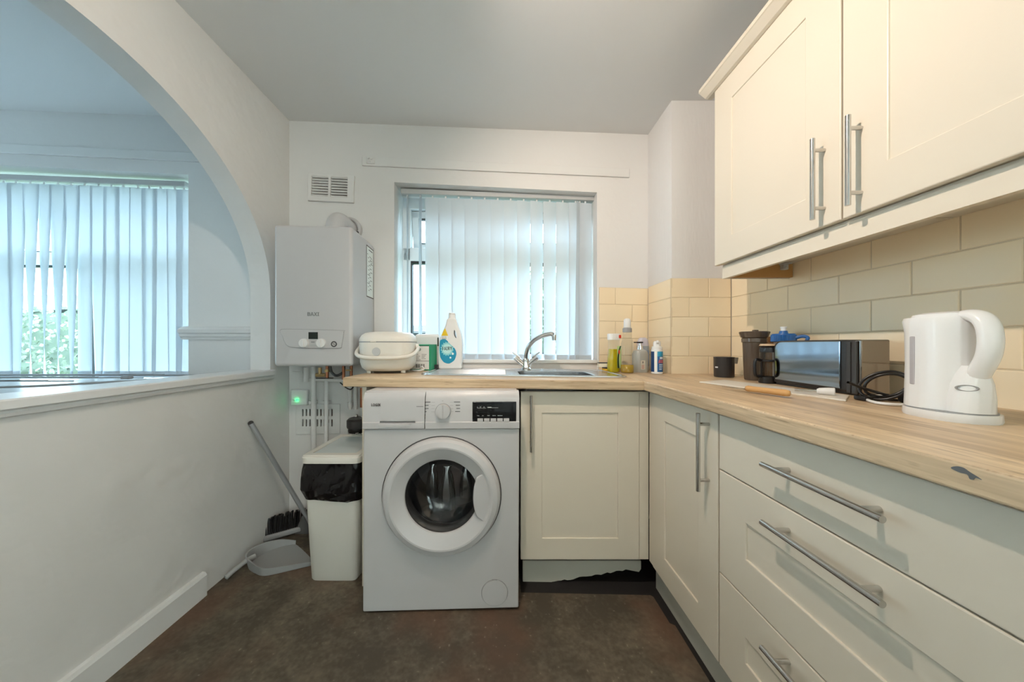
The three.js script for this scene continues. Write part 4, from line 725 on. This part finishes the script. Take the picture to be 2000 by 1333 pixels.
// ---------------------------------------------------------------- bottles in the corner right of the sink
const onTop = (px, py) => { const d = 94.4 / (py - CY); return [(px - CX) * d / F, YT, -d]; };
{
  const liquid = L(0.55, 0.45, 0.01, 0.12), amber = L(0.42, 0.27, 0.03, 0.15);
  const a = [0.612, YT, -1.75], t = thing('washing_up_bottle', 'flat clear bottle of yellow washing up liquid with a red tipped white cap', 'bottle', a, 0.25);
  mk('bottle', loft([[0, 0.03, 0.018, 3], [0.02, 0.037, 0.022, 3], [0.08, 0.034, 0.021, 3], [0.13, 0.029, 0.019, 3], [0.165, 0.03, 0.019, 3], [0.18, 0.032, 0.019, 3]], 40), M.clear, t);
  lab(mk('liquid', loft([[0.003, 0.028, 0.016, 3], [0.02, 0.035, 0.02, 3], [0.08, 0.032, 0.019, 3], [0.128, 0.027, 0.017, 3]], 36), liquid, t), 'yellow liquid');
  mk('cap', [loft([[0.178, 0.033, 0.02, 3.5], [0.208, 0.034, 0.02, 3.5], [0.212, 0.031, 0.018, 3.5]], 36)], M.white, t);
  lab(mk('cap_button', rb(0.015, 0.018, 0.04, 0.003, 0.026, 0.196, 0.002), L(0.72, 0.05, 0.02, 0.3), t), 'red cap corner');
  const tx = canvasTex(128, 256, (c, w, h) => { c.fillStyle = '#b9d28f'; c.fillRect(0, 0, w, h); c.fillStyle = '#1e3a22'; c.beginPath(); c.moveTo(w, 0); c.quadraticCurveTo(20, 90, 70, h); c.lineTo(10, h); c.quadraticCurveTo(-20, 80, w - 40, 0); c.fill(); c.fillStyle = '#c93a22'; c.beginPath(); c.arc(60, 70, 26, 0, 7); c.fill(); });
  mk('label', new THREE.PlaneGeometry(0.026, 0.12).translate(0.019, 0.085, 0.0235), new THREE.MeshStandardMaterial({ map: tx, roughness: 0.4 }), t);
  const b = onTop(1225, 729.5), u = thing('spray_bottle', 'tall clear bottle with a white cap and a little amber liquid', 'bottle', b, 0);
  mk('bottle', lathe([[0.0001, 0.001], [0.031, 0.001], [0.0335, 0.008], [0.0335, 0.13], [0.03, 0.16], [0.024, 0.185], [0.0225, 0.215], [0.0225, 0.222]], 36), M.clear, u);
  lab(mk('liquid', lathe([[0.0001, 0.003], [0.03, 0.003], [0.032, 0.01], [0.032, 0.045], [0.0001, 0.045]], 36), amber, u), 'amber liquid');
  lab(mk('collar', sharpLathe([[0.02, 0.218], [0.0235, 0.218], [0.0235, 0.238], [0.019, 0.242], [0.0001, 0.242]], 30), M.grey, u), 'grey collar'); mk('cap', sharpLathe([[0.0175, 0.24], [0.0185, 0.242], [0.0175, 0.282], [0.012, 0.29], [0.0001, 0.292]], 30), M.whiteMatte, u);
  const c = onTop(1250, 727.5), v = thing('soap_dispenser', 'frosted soap pump bottle with a dark chrome nozzle', 'soap dispenser', c, 0.2);
  mk('bottle', loft([[0, 0.037, 0.03, 3], [0.006, 0.04, 0.032, 3], [0.1, 0.04, 0.032, 3], [0.118, 0.034, 0.028, 2.6], [0.126, 0.018, 0.018, 2]], 40), new THREE.MeshPhysicalMaterial({ color: new THREE.Color().setRGB(0.66, 0.66, 0.62), roughness: 0.3, transmission: 0.45, thickness: 0 }), v);
  mk('pump', [cyl(0.014, 0.016, 0.02, 0, 0.135, 0), cyl(0.007, 0.007, 0.02, 0, 0.152, 0)], M.chrome, v); lab(mk('nozzle', [rb(0.03, 0.008, 0.018, 0.003, 0, 0.164, 0), rb(0.03, 0.006, 0.01, 0.002, -0.022, 0.1645, 0)], M.black, v), 'black nozzle');
  const tx2 = canvasTex(128, 192, (g, w, h) => { g.fillStyle = '#cfc8b8'; g.fillRect(0, 0, w, h); g.fillStyle = '#2d2a26'; g.beginPath(); g.arc(60, 40, 16, 0, 7); g.fill(); g.fillRect(52, 20, 8, 60); g.fillStyle = '#b45b50'; for (let i = 0; i < 3; i++) g.fillRect(24, 100 + i * 28, 76, 12); });
  mk('label', new THREE.PlaneGeometry(0.026, 0.05).translate(-0.004, 0.042, 0.0326), new THREE.MeshStandardMaterial({ map: tx2, roughness: 0.5 }), v);
  const d = onTop(1260, 725.5), x = thing('shampoo_bottle', 'lilac grey rounded bottle standing behind the soap dispenser', 'bottle', [d[0], YT, d[2] - 0.03], 0);
  mk('bottle', loft([[0, 0.031, 0.02, 2.6], [0.01, 0.034, 0.022, 2.6], [0.1, 0.034, 0.022, 2.6], [0.145, 0.034, 0.022, 2.4]], 40), L(0.33, 0.38, 0.44, 0.3), x); mk('cap', loft([[0.146, 0.034, 0.022, 2.4], [0.165, 0.032, 0.021, 2.3], [0.185, 0.025, 0.017, 2.2], [0.193, 0.016, 0.012, 2]], 40), L(0.52, 0.50, 0.58, 0.3), x);
  const tx4 = canvasTex(128, 256, (g, w, h) => { g.fillStyle = '#7e8ea4'; g.fillRect(0, 0, w, h); g.fillStyle = '#20262e'; g.font = 'bold 60px sans-serif'; g.save(); g.translate(86, 236); g.rotate(-Math.PI / 2); for (let i = 0; i < 6; i++) g.fillRect(i * 36, -44 + (i % 2) * 6, 24, 40); g.restore(); });
  mk('label', new THREE.PlaneGeometry(0.03, 0.09).translate(0.012, 0.075, 0.0232), new THREE.MeshStandardMaterial({ map: tx4, roughness: 0.5 }), x);
  const e = onTop(1283, 730.5), y = thing('cleaner_bottle', 'small white cleaner bottle with a blue and orange label nearest the wall corner', 'bottle', e, -0.35);
  mk('bottle', lathe([[0.0001, 0], [0.027, 0], [0.0285, 0.004], [0.0285, 0.122], [0.026, 0.128], [0.02, 0.132]], 36), M.white, y); mk('cap', sharpLathe([[0.02, 0.13], [0.026, 0.13], [0.026, 0.14], [0.019, 0.143], [0.018, 0.165], [0.015, 0.17], [0.0001, 0.171]], 30), M.white, y); mk('nozzle', rb(0.012, 0.014, 0.03, 0.003, 0, 0.167, 0.012), M.white, y);
  const tx3 = canvasTex(512, 256, (g, w, h) => { g.fillStyle = '#f1efe8'; g.fillRect(0, 0, w, h); g.fillStyle = '#1c5f9a'; g.fillRect(250, 0, 262, h); g.fillStyle = '#123a70'; g.fillRect(0, 0, 170, h); g.fillStyle = '#2f9bc4'; g.fillRect(250, 0, 262, 60); g.fillStyle = '#fff'; g.font = 'bold 40px sans-serif'; for (let i = 0; i < 4; i++) g.fillRect(320 + i * 32, 68, 22, 26); g.fillStyle = '#e2552c'; g.font = 'bold 58px sans-serif'; for (let i = 0; i < 4; i++) { g.beginPath(); g.moveTo(280 + i * 42, 146); g.lineTo(296 + i * 42, 102); g.lineTo(318 + i * 42, 102); g.lineTo(306 + i * 42, 146); g.fill(); } g.fillStyle = '#dfe9f0'; for (let i = 0; i < 4; i++) g.fillRect(300, 160 + i * 20, 130 - i * 14, 8); });
  mk('label', new THREE.CylinderGeometry(0.0289, 0.0289, 0.105, 36, 1, true, -1.6, 3.2).translate(0, 0.064, 0), new THREE.MeshStandardMaterial({ map: tx3, roughness: 0.35 }), y);
  // sponges
  const f = onTop(1197, 727), q = thing('sponge', 'yellow sponge with a black scourer side next to the yellow bottle', 'sponge', [f[0] - 0.01, YT, f[2]], 0.1); mk('foam', rb(0.085, 0.02, 0.05, 0.004, 0, 0.011, 0), L(0.72, 0.42, 0.03, 0.9), q); lab(mk('scourer', rb(0.086, 0.006, 0.051, 0.002, 0, 0.023, 0), M.black, q), 'black scourer side');
  const k = thing('sponge', 'pale cream sponge with a black side lying on the yellow one', 'sponge', [f[0] - 0.04, YT + 0.0265, f[2] - 0.012], -0.15); mk('foam', rb(0.075, 0.022, 0.045, 0.004, 0, 0.011, 0), L(0.72, 0.64, 0.50, 0.9), k); lab(mk('scourer', rb(0.076, 0.005, 0.046, 0.002, 0, 0.024, 0), M.black, k), 'black scourer side');
}
// ---------------------------------------------------------------- things on the right worktop
{ // knot in the worktop edge: a chip filled dark
  const [kx, kd] = globalThis.__knot; const k = scene.getObjectByName('worktop_001');
  const s = new THREE.Shape(new THREE.CatmullRomCurve3([[-0.004, 0.001, 0], [0.001, 0.005, 0], [0.007, 0.0055, 0], [0.013, 0.002, 0], [0.02, -0.0015, 0], [0.023, -0.0035, 0], [0.018, -0.003, 0], [0.0155, -0.0065, 0], [0.013, -0.0065, 0], [0.011, -0.002, 0], [0.004, -0.002, 0]].map((p) => V(...p)), true).getPoints(40).map((p) => new THREE.Vector2(p.x, p.y)));
  const m = mk('knot', ext(s, 0.0012), L(0.14, 0.15, 0.16, 0.7), k); m.rotation.y = RY; m.position.set(XE + 0.0004, -0.0115, -kd + 0.004); lab(m, 'dark knot in the wood print');
}
{
  const b = thing('chopping_board', 'thin pale chopping board lying under the knives', 'chopping board', [0, YT, 0]);
  const q = [onTop(1366, 748), onTop(1652, 785), onTop(1690, 773), onTop(1512, 741)].map((p) => [p[0], -p[2]]);
  q[2] = [1.01, 0.93]; q[3] = [0.93, 1.34];
  mk('board', ext(poly(q), 0.005, 0.0015, 2).rotateX(-Math.PI / 2), L(0.74, 0.69, 0.60, 0.45), b);
  const Yb = YT + 0.005;
  const onB = (px, py, lift = 0) => { const d = (H - Yb - lift) * F / (py - CY); return [(px - CX) * d / F, Yb + lift, -d]; };
  const A = onB(1458, 759, 0.008), B = onB(1543, 769, 0.009), t = thing('knife', 'kitchen knife with a pale wooden handle on the chopping board', 'knife');
  const dir = V(...B).sub(V(...A)), ln = dir.length(); dir.normalize();
  const hg = lathe([[0.0001, 0], [0.008, 0.0], [0.0095, 0.006], [0.0085, 0.02], [0.0088, ln * 0.5], [0.0098, ln - 0.012], [0.008, ln - 0.002], [0.0001, ln]], 24).applyQuaternion(new THREE.Quaternion().setFromUnitVectors(V(0, 1, 0), dir)).translate(...A);
  lab(mk('handle', hg, L(0.60, 0.33, 0.12, 0.5), t), 'turned wooden handle');
  const T = V(...A).addScaledVector(dir, -0.075);
  mk('blade', ext(poly([[0, -0.008], [0.075, -0.008], [0.075, 0.006], [0.03, 0.004]]), 0.0015).rotateX(-Math.PI / 2).rotateY(Math.atan2(-dir.z, dir.x)).translate(T.x, Yb + 0.004, T.z), M.steel, t);
  const C = onB(1552, 762, 0.008), D = onB(1612, 765, 0.01), E = onB(1626, 766, 0.01), u = thing('peeler', 'steel shafted utensil with a rounded white handle in front of the toaster', 'utensil');
  mk('shaft', rod(C, D, 0.004, 12), M.steel, u);
  const d2 = V(...D).sub(V(...C)).normalize();
  mk('handle', lathe([[0.0001, 0], [0.006, 0.0], [0.0095, 0.006], [0.0115, 0.024], [0.0115, 0.036], [0.0105, 0.038], [0.0001, 0.038]], 24).applyQuaternion(new THREE.Quaternion().setFromUnitVectors(V(0, 1, 0), d2)).translate(...V(...D).addScaledVector(d2, -0.018).toArray()), M.whiteMatte, u);
}
{
  const a = onTop(1414, 737), t = thing('mug', 'small black mug beside the corner wall', 'mug', a, 0.4);
  mk('body', sharpLathe([[0.0001, 0.001], [0.038, 0.001], [0.0405, 0.005], [0.0415, 0.09], [0.0425, 0.094], [0.0395, 0.094], [0.0385, 0.008], [0.0001, 0.006]], 44), L(0.035, 0.034, 0.036, 0.35), t);
  mk('handle', tube([[-0.04, 0.078, 0], [-0.06, 0.076, 0], [-0.068, 0.05, 0], [-0.06, 0.026, 0], [-0.04, 0.024, 0]], 0.005, 30, 10).rotateY(-2.2), L(0.035, 0.034, 0.036, 0.35), t);
  lab(mk('emblem', bx(0.014, 0.006, 0.0008, 0, 0, 0).translate(0, 0.047, 0.0418).rotateY(-1.75), M.white, t), 'small white mark');
  const j = onTop(1446, 735), jug = thing('measuring_jug', 'clear plastic jug with a pouring lip behind the black mug', 'jug', j, 0.3);
  mk('body', loft([[0.001, 0.03, 0.03, 3], [0.09, 0.036, 0.036, 3]], 36, false), M.clear, jug); mk('lip', loft([[0.06, 0.008, 0.006, 2, -0.03], [0.09, 0.018, 0.012, 2, -0.036]], 20, false, false), L(0.35, 0.36, 0.33, 0.2, { side: THREE.DoubleSide }), jug);
  const b = onTop(1473, 743), s = thing('tumbler', 'tall dark brown shaker tumbler with a screw lid', 'tumbler', b), brown = L(0.10, 0.075, 0.055, 0.18);
  mk('body', sharpLathe([[0.0001, 0.001], [0.033, 0.001], [0.035, 0.006], [0.041, 0.16], [0.0445, 0.163], [0.0445, 0.178], [0.042, 0.18], [0.0001, 0.18]], 44), brown, s); mk('lid', sharpLathe([[0.044, 0.181], [0.047, 0.183], [0.053, 0.2], [0.054, 0.205], [0.05, 0.208], [0.0001, 0.206]], 44), brown, s); mk('spout', rb(0.02, 0.008, 0.014, 0.003, 0.005, 0.211, 0), brown, s);
  const j2 = thing('jar', 'brown tinted jar rim showing behind the coffee press', 'jar', [1.156, YT, -1.39]); const tint = new THREE.MeshPhysicalMaterial({ color: new THREE.Color().setRGB(0.55, 0.42, 0.3), roughness: 0.05, transmission: 0.8, thickness: 0 });
  mk('glass', sharpLathe([[0.0001, 0.001], [0.03, 0.001], [0.032, 0.165], [0.035, 0.168], [0.035, 0.18], [0.03, 0.186], [0.0001, 0.187]], 36), tint, j2);
  const c = onTop(1501, 748.7), k = thing('coffee_press', 'small glass coffee press with a black frame and tan top', 'coffee press', c, 0.1);
  mk('beaker', lathe([[0.0001, 0.016], [0.028, 0.016], [0.029, 0.02], [0.029, 0.125]], 36), M.clear, k);
  mk('frame', [sharpLathe([[0.0001, 0], [0.031, 0], [0.032, 0.004], [0.032, 0.024], [0.03, 0.026]], 36), new THREE.TorusGeometry(0.03, 0.0035, 8, 36).rotateX(Math.PI / 2).translate(0, 0.088, 0), rod([-0.0, 0.02, 0.031], [0, 0.09, 0.031], 0.0035), rod([-0.031, 0.02, 0], [-0.031, 0.09, 0], 0.0035), rod([0.031, 0.02, 0], [0.031, 0.09, 0], 0.0035)], M.black, k);
  mk('handle', [tube([[-0.03, 0.09, 0], [-0.055, 0.092, 0], [-0.06, 0.06, 0], [-0.055, 0.03, 0], [-0.03, 0.028, 0]], 0.0055, 30, 10)], M.black, k); mk('lid', sharpLathe([[0.03, 0.122], [0.0305, 0.126], [0.029, 0.14], [0.02, 0.148], [0.0001, 0.149]], 36), M.black, k); lab(mk('knob', cyl(0.026, 0.03, 0.008, 0, 0.151, 0), L(0.55, 0.4, 0.25, 0.5), k), 'tan top disc');
}
{ // sports bottle behind the toaster
  const t = thing('sports_bottle', 'sports bottle with a ribbed blue lid and white spout behind the toaster', 'bottle', [1.125, YT, -1.278]), blue = L(0.02, 0.12, 0.36, 0.35);
  mk('body', lathe([[0.0001, 0.001], [0.036, 0.001], [0.038, 0.006], [0.038, 0.14], [0.034, 0.152], [0.034, 0.16]], 36), new THREE.MeshPhysicalMaterial({ color: new THREE.Color().setRGB(0.8, 0.78, 0.74), roughness: 0.3, transmission: 0.6, thickness: 0 }), t);
  t.scale.set(0.88, 1, 0.88);
  const n = 60, pr = []; for (let i = 0; i < n * 2; i++) { const a = i / (n * 2) * 6.28318, r = i % 2 ? 0.0435 : 0.0455; pr.push([r * Math.cos(a), r * Math.sin(a)]); }
  mk('lid', [ext(poly(pr), 0.028, 0.002, 1).rotateX(-Math.PI / 2).translate(0, 0.163, 0), cyl(0.04, 0.043, 0.006, 0, 0.192, 0), cyl(0.014, 0.018, 0.014, 0, 0.2, 0)], blue, t);
  lab(mk('spout', [cyl(0.0095, 0.0105, 0.018, 0, 0.213, 0), cyl(0.0125, 0.0125, 0.005, 0, 0.221, 0)], M.white, t), 'white drinking spout');
  mk('strap', tube([[0.02, 0.178, 0.038], [0.035, 0.184, 0.055], [0.042, 0.178, 0.072], [0.034, 0.166, 0.074]], 0.0065, 24, 10), blue, t);
}
{ // toaster
  const d0 = 1.232, d1 = 0.945, x0 = 1.045, t = thing('toaster', 'black toaster whose long glossy side mirrors the blue window', 'toaster', [x0, YT, -(d0 + d1) / 2], RY), w = d0 - d1, h = 0.166, dp = 0.088;
  const mir = L(0.30, 0.36, 0.42, 0.07, { metalness: 1 });
  const s = new THREE.Shape(); s.moveTo(-w / 2, 0.008); s.lineTo(w / 2, 0.008); s.lineTo(w / 2, h - 0.006); s.absarc(w / 2 - 0.006, h - 0.006, 0.006, 0, Math.PI / 2); s.lineTo(-w / 2 + 0.03, h); s.absarc(-w / 2 + 0.03, h - 0.03, 0.03, Math.PI / 2, Math.PI); s.closePath();
  mk('body', ext(s, dp, 0.006, 4, 12).translate(0, 0, -dp), L(0.025, 0.024, 0.024, 0.3), t);
  const ps = new THREE.Shape(); const a = -w / 2 + 0.012, b = w / 2 - 0.04; ps.moveTo(a, 0.02); ps.lineTo(b, 0.016); ps.lineTo(b, h - 0.004); ps.lineTo(a + 0.03, h - 0.004); ps.absarc(a + 0.03, h - 0.034, 0.03, Math.PI / 2, Math.PI); ps.closePath();
  lab(mk('side_panel', ext(ps, 0.006, 0.002, 2, 12).translate(0, 0, -0.0015), mir, t), 'mirror bright blue looking side panel');
  mk('base', rb(w - 0.01, 0.016, dp - 0.01, 0.004, 0, 0.008, -dp / 2), M.black, t);
  lab(mk('end_cap', [rb(0.018, h - 0.004, dp - 0.002, 0.004, w / 2 + 0.004, h / 2 + 0.002, -dp / 2)], L(0.26, 0.24, 0.22, 0.06, { metalness: 1 }), t), 'smoky mirror bright end');
  mk('corner_strip', [rb(0.012, h - 0.012, 0.006, 0.002, w / 2 - 0.018, h / 2, 0.0), rb(0.014, h - 0.008, 0.008, 0.003, w / 2 - 0.001, h / 2, 0.001)], M.dark, t);
  mk('slot', [bx(0.2, 0.004, 0.022, -0.01, h - 0.001, -0.028), bx(0.2, 0.004, 0.022, -0.01, h - 0.001, -0.06)], M.black, t);
}
{ // cables
  const t = thing('cable', 'coiled black mains cable between the toaster and the kettle', 'cable', [1.018, YT, -0.835]);
  const r = [0.64, 0.77], at = (u, y, v = 0) => [u * r[0] - v * 0.77, y, u * r[1] + v * 0.64];      // u across the view, v away from it
  const pts = []; for (let i = 0; i <= 40; i++) { const a = -1.2 + i / 40 * 6.283 * 2.15, k = 1 - 0.12 * Math.sin(a * 0.5); pts.push(at(-0.012 + 0.04 * k * Math.cos(a), 0.044 + 0.034 * k * Math.sin(a + 0.3), 0.012 * Math.sin(a * 0.7))); }
  mk('lead', tube([at(-0.075, 0.05, 0.05), at(-0.05, 0.035, 0.02), ...pts, at(0.03, 0.078), at(0.09, 0.066, 0.0), at(0.13, 0.05, 0.0)], 0.0036, 300, 8), M.black, t);
  const p2 = []; for (let i = 0; i <= 24; i++) { const a = i / 24 * 6.283 * 1.4; p2.push(at(0.045 + 0.022 * Math.cos(a), 0.03 + 0.024 * Math.sin(a), -0.012 + 0.008 * Math.cos(a))); }
  mk('lead', tube([at(-0.03, 0.006, -0.02), ...p2, at(0.02, 0.008, -0.02), at(-0.04, 0.007, -0.012)], 0.0036, 160, 8), M.black, t);
  mk('plug', [rb(0.04, 0.026, 0.04, 0.008, 0.03, 0.014, 0.02), rb(0.045, 0.012, 0.03, 0.004, -0.03, 0.007, -0.03)], M.black, t);
  const u = thing('cable', 'white kettle cable looping over the worktop before the black coil', 'cable', [0, YT + 0.0045, 0]);
  const w = [[1830, 793], [1770, 795], [1715, 791], [1692, 783], [1705, 777.5], [1740, 777], [1790, 781]].map(([x, y]) => { const p = onTop(x, y); return [p[0], 0, p[2]]; });
  mk('lead', tube(w, 0.0037, 80, 10), M.white, u);
}
{ // kettle
  const t = thing('kettle', 'white plastic jug kettle on its base at the right of the worktop', 'kettle', [0.926, YT, -0.668], -1.83); t.scale.setScalar(0.945);
  mk('power_base', loft([[0, 0.066, 0.055, 2.4, 0.007], [0.004, 0.068, 0.057, 2.4, 0.007], [0.018, 0.067, 0.056, 2.4, 0.007]], 64), M.white, t);
  lab(mk('gap', loft([[0.0175, 0.063, 0.052, 2.4, 0.007], [0.0215, 0.063, 0.052, 2.4, 0.007]], 64), M.grey, t), 'grey ring painted as the shade of the gap over the base');  // solid grey ring; the shade of the gap is in its colour
  mk('body', loft([[0.021, 0.058, 0.055, 2, -0.003], [0.05, 0.057, 0.054, 2, -0.003], [0.12, 0.056, 0.053, 2, -0.003], [0.19, 0.057, 0.053, 2, -0.004], [0.214, 0.06, 0.054, 2, -0.006], [0.221, 0.058, 0.052, 2, -0.006]], 64), M.white, t);
  mk('lid', loft([[0.219, 0.05, 0.046, 2, 0.0], [0.227, 0.048, 0.044, 2, 0.0], [0.231, 0.036, 0.032, 2, 0.0]], 48), M.white, t);
  mk('spout', loft([[0.15, 0.005, 0.01, 2, -0.057], [0.19, 0.015, 0.017, 2, -0.058], [0.218, 0.022, 0.02, 2, -0.062], [0.2215, 0.019, 0.017, 2, -0.06]], 36), M.white, t);
  mk('switch_housing', loft([[0.021, 0.03, 0.034, 2.3, 0.043], [0.05, 0.03, 0.033, 2.3, 0.044], [0.08, 0.029, 0.029, 2.2, 0.045], [0.1, 0.024, 0.024, 2, 0.047], [0.117, 0.015, 0.016, 2, 0.051]], 40), M.white, t);
  const hp = [[0.02, 0.213, 0], [0.045, 0.22, 0], [0.066, 0.214, 0], [0.078, 0.196, 0], [0.082, 0.168, 0], [0.078, 0.138, 0], [0.067, 0.111, 0], [0.055, 0.085, 0]];
  const hg = tube(hp, 0.013, 60, 20); { const p = hg.attributes.position; for (let i = 0; i < p.count; i++) p.setZ(i, p.getZ(i) * 1.35); hg.computeVertexNormals(); } mk('handle', hg, M.white, t);
  const sw = mk('switch', [new THREE.TorusGeometry(0.013, 0.0018, 8, 32).scale(1, 0.45, 1)], M.grey, t); sw.position.set(0.066, 0.072, 0.021); sw.rotation.y = 0.9; lab(sw, 'oval grey switch ring');
  const gm = L(0.44, 0.42, 0.44, 0.25), gg = rb(0.011, 0.108, 0.005, 0.002, 0, 0, 0); const gauge = mk('water_gauge', gg, gm, t); gauge.position.set(-0.004, 0.125, 0.0525); gauge.rotation.y = -0.05; lab(gauge, 'grey water level window');
}
// ---------------------------------------------------------------- next room: white table with a folded airer
{
  const t = thing('table', 'glossy white table behind the low wall under the next room window', 'table', [-2.3, floorY(-2.3), -1.18]), yt = 0.866 - t.position.y;
  mk('tabletop', rb(1.9, 0.03, 0.86, 0.006, 0, yt - 0.015, 0), L(0.78, 0.79, 0.80, 0.22), t);
  for (const [x, z] of [[-0.88, -0.37], [0.88, -0.37], [-0.88, 0.37], [0.88, 0.37]]) mk('leg', bx(0.05, yt - 0.03, 0.05, x, (yt - 0.03) / 2, z), M.trim, t);
  const a = thing('clothes_airer', 'grey wire clothes airer folded flat on the white table', 'clothes airer', [-2.1, 0.866, -1.2], 0.0), wire = L(0.30, 0.33, 0.35, 0.4);
  for (let i = 0; i < 9; i++) mk('wire', rod([-0.8, 0.02 + (i % 3) * 0.006, -0.37 + i * 0.045], [0.66 - i * 0.05, 0.022 + (i % 3) * 0.006, -0.34 + i * 0.04], 0.0024, 8), wire, a);
  mk('frame', [tube([[-0.8, 0.016, -0.39], [0.5, 0.02, -0.37], [0.66, 0.02, -0.3], [0.5, 0.018, -0.08], [0.2, 0.014, 0.04], [-0.8, 0.014, 0.05]], 0.0042, 60, 10), tube([[-0.9, 0.006, 0.1], [-0.4, 0.012, 0.1], [-0.1, 0.03, 0.06], [0.2, 0.022, 0.0]], 0.006, 50, 10)], wire, a);
  mk('joint', [rb(0.05, 0.018, 0.03, 0.005, 0.1, 0.03, 0.0), rb(0.045, 0.018, 0.03, 0.005, -0.1, 0.026, 0.04), rb(0.04, 0.014, 0.02, 0.005, 0.46, 0.026, -0.2)], wire, a);
}
// ---------------------------------------------------------------- garden seen through the gaps
{
  const lawn = smesh('ground', boxUV(bx(60, 0.2, 40, -4, -0.45, -22.5), 0.5), L(1, 1, 1, 0.95, { map: grassTex }));
  const mkHedge = (label, x0, x1, z, h, n) => {
    const t = thing('hedge', label, 'hedge', [(x0 + x1) / 2, -0.35, z]); const w = x1 - x0;
    const base = new THREE.BoxGeometry(w, h, 1.2, 30, 10, 4).translate(0, h / 2, 0), p = base.attributes.position;
    for (let i = 0; i < p.count; i++) p.setXYZ(i, p.getX(i) + (rnd() - 0.5) * 0.2, p.getY(i) + (p.getY(i) > 0.1 ? (rnd() - 0.5) * 0.2 : 0), p.getZ(i) + (rnd() - 0.5) * 0.2); base.computeVertexNormals();
    mk('core', base, L(0.10, 0.13, 0.09, 1), t);
    const lf = new THREE.InstancedMesh(new THREE.PlaneGeometry(0.09, 0.06, 1, 1), L(1, 1, 1, 0.7, { map: leafTex, side: THREE.DoubleSide }), n); lf.name = numbered('leaves'); lf.userData.kind = 'stuff';
    const m = new THREE.Matrix4(), q = new THREE.Quaternion(), e = new THREE.Euler();
    for (let i = 0; i < n; i++) { e.set(rnd() * 6, rnd() * 6, rnd() * 6); q.setFromEuler(e); m.compose(V((rnd() - 0.5) * (w + 0.2), rnd() * (h + 0.15), 0.5 + rnd() * 0.35), q, V(1, 1, 1)); lf.setMatrixAt(i, m); }
    t.add(lf);
  };
  mkHedge('clipped green hedge across the lawn seen between the left blind slats', -18, -3.2, -8.5, 2.2, 5000);
  mkHedge('leafy bush close outside the kitchen window', -0.6, 4.2, -8, 3.0, 5000);
  const house = thing('neighbour_house', 'low brick house with a tiled roof beyond the hedge', 'house', [-21, -0.35, -15]);
  mk('wall', bx(24, 2.9, 5, 0, 1.45, -2.5), S('#9a6a4e', 0.9), house);
  const roof = L(0.085, 0.088, 0.095, 0.8);
  for (let i = 0; i < 14; i++) mk('roof_course', bx(24.6, 0.05, 0.34).rotateX(0.5).translate(0, 2.9 + i * 0.085, 0.2 - i * 0.2), roof, house);
  mk('roof_slope', bx(24.6, 0.04, 3.2).rotateX(Math.atan2(0.085, 0.2)).translate(0, 3.42, -1.16), roof, house);
}
{
  const t = thing('garden_shed', 'low grey shed with a sloping roof outside the left of the kitchen window', 'shed', [-2.9, -0.35, -10.5]);
  mk('wall', bx(2.6, 1.75, 2, 0, 0.875, 0), L(0.09, 0.1, 0.115, 0.9), t); for (let i = 0; i < 7; i++) mk('roof_board', bx(2.8, 0.03, 0.36).rotateX(0.12).translate(0, 1.78 + i * 0.045, 1.05 - i * 0.32), L(0.075, 0.082, 0.1, 0.8), t);
}
renderer.render(scene, camera);
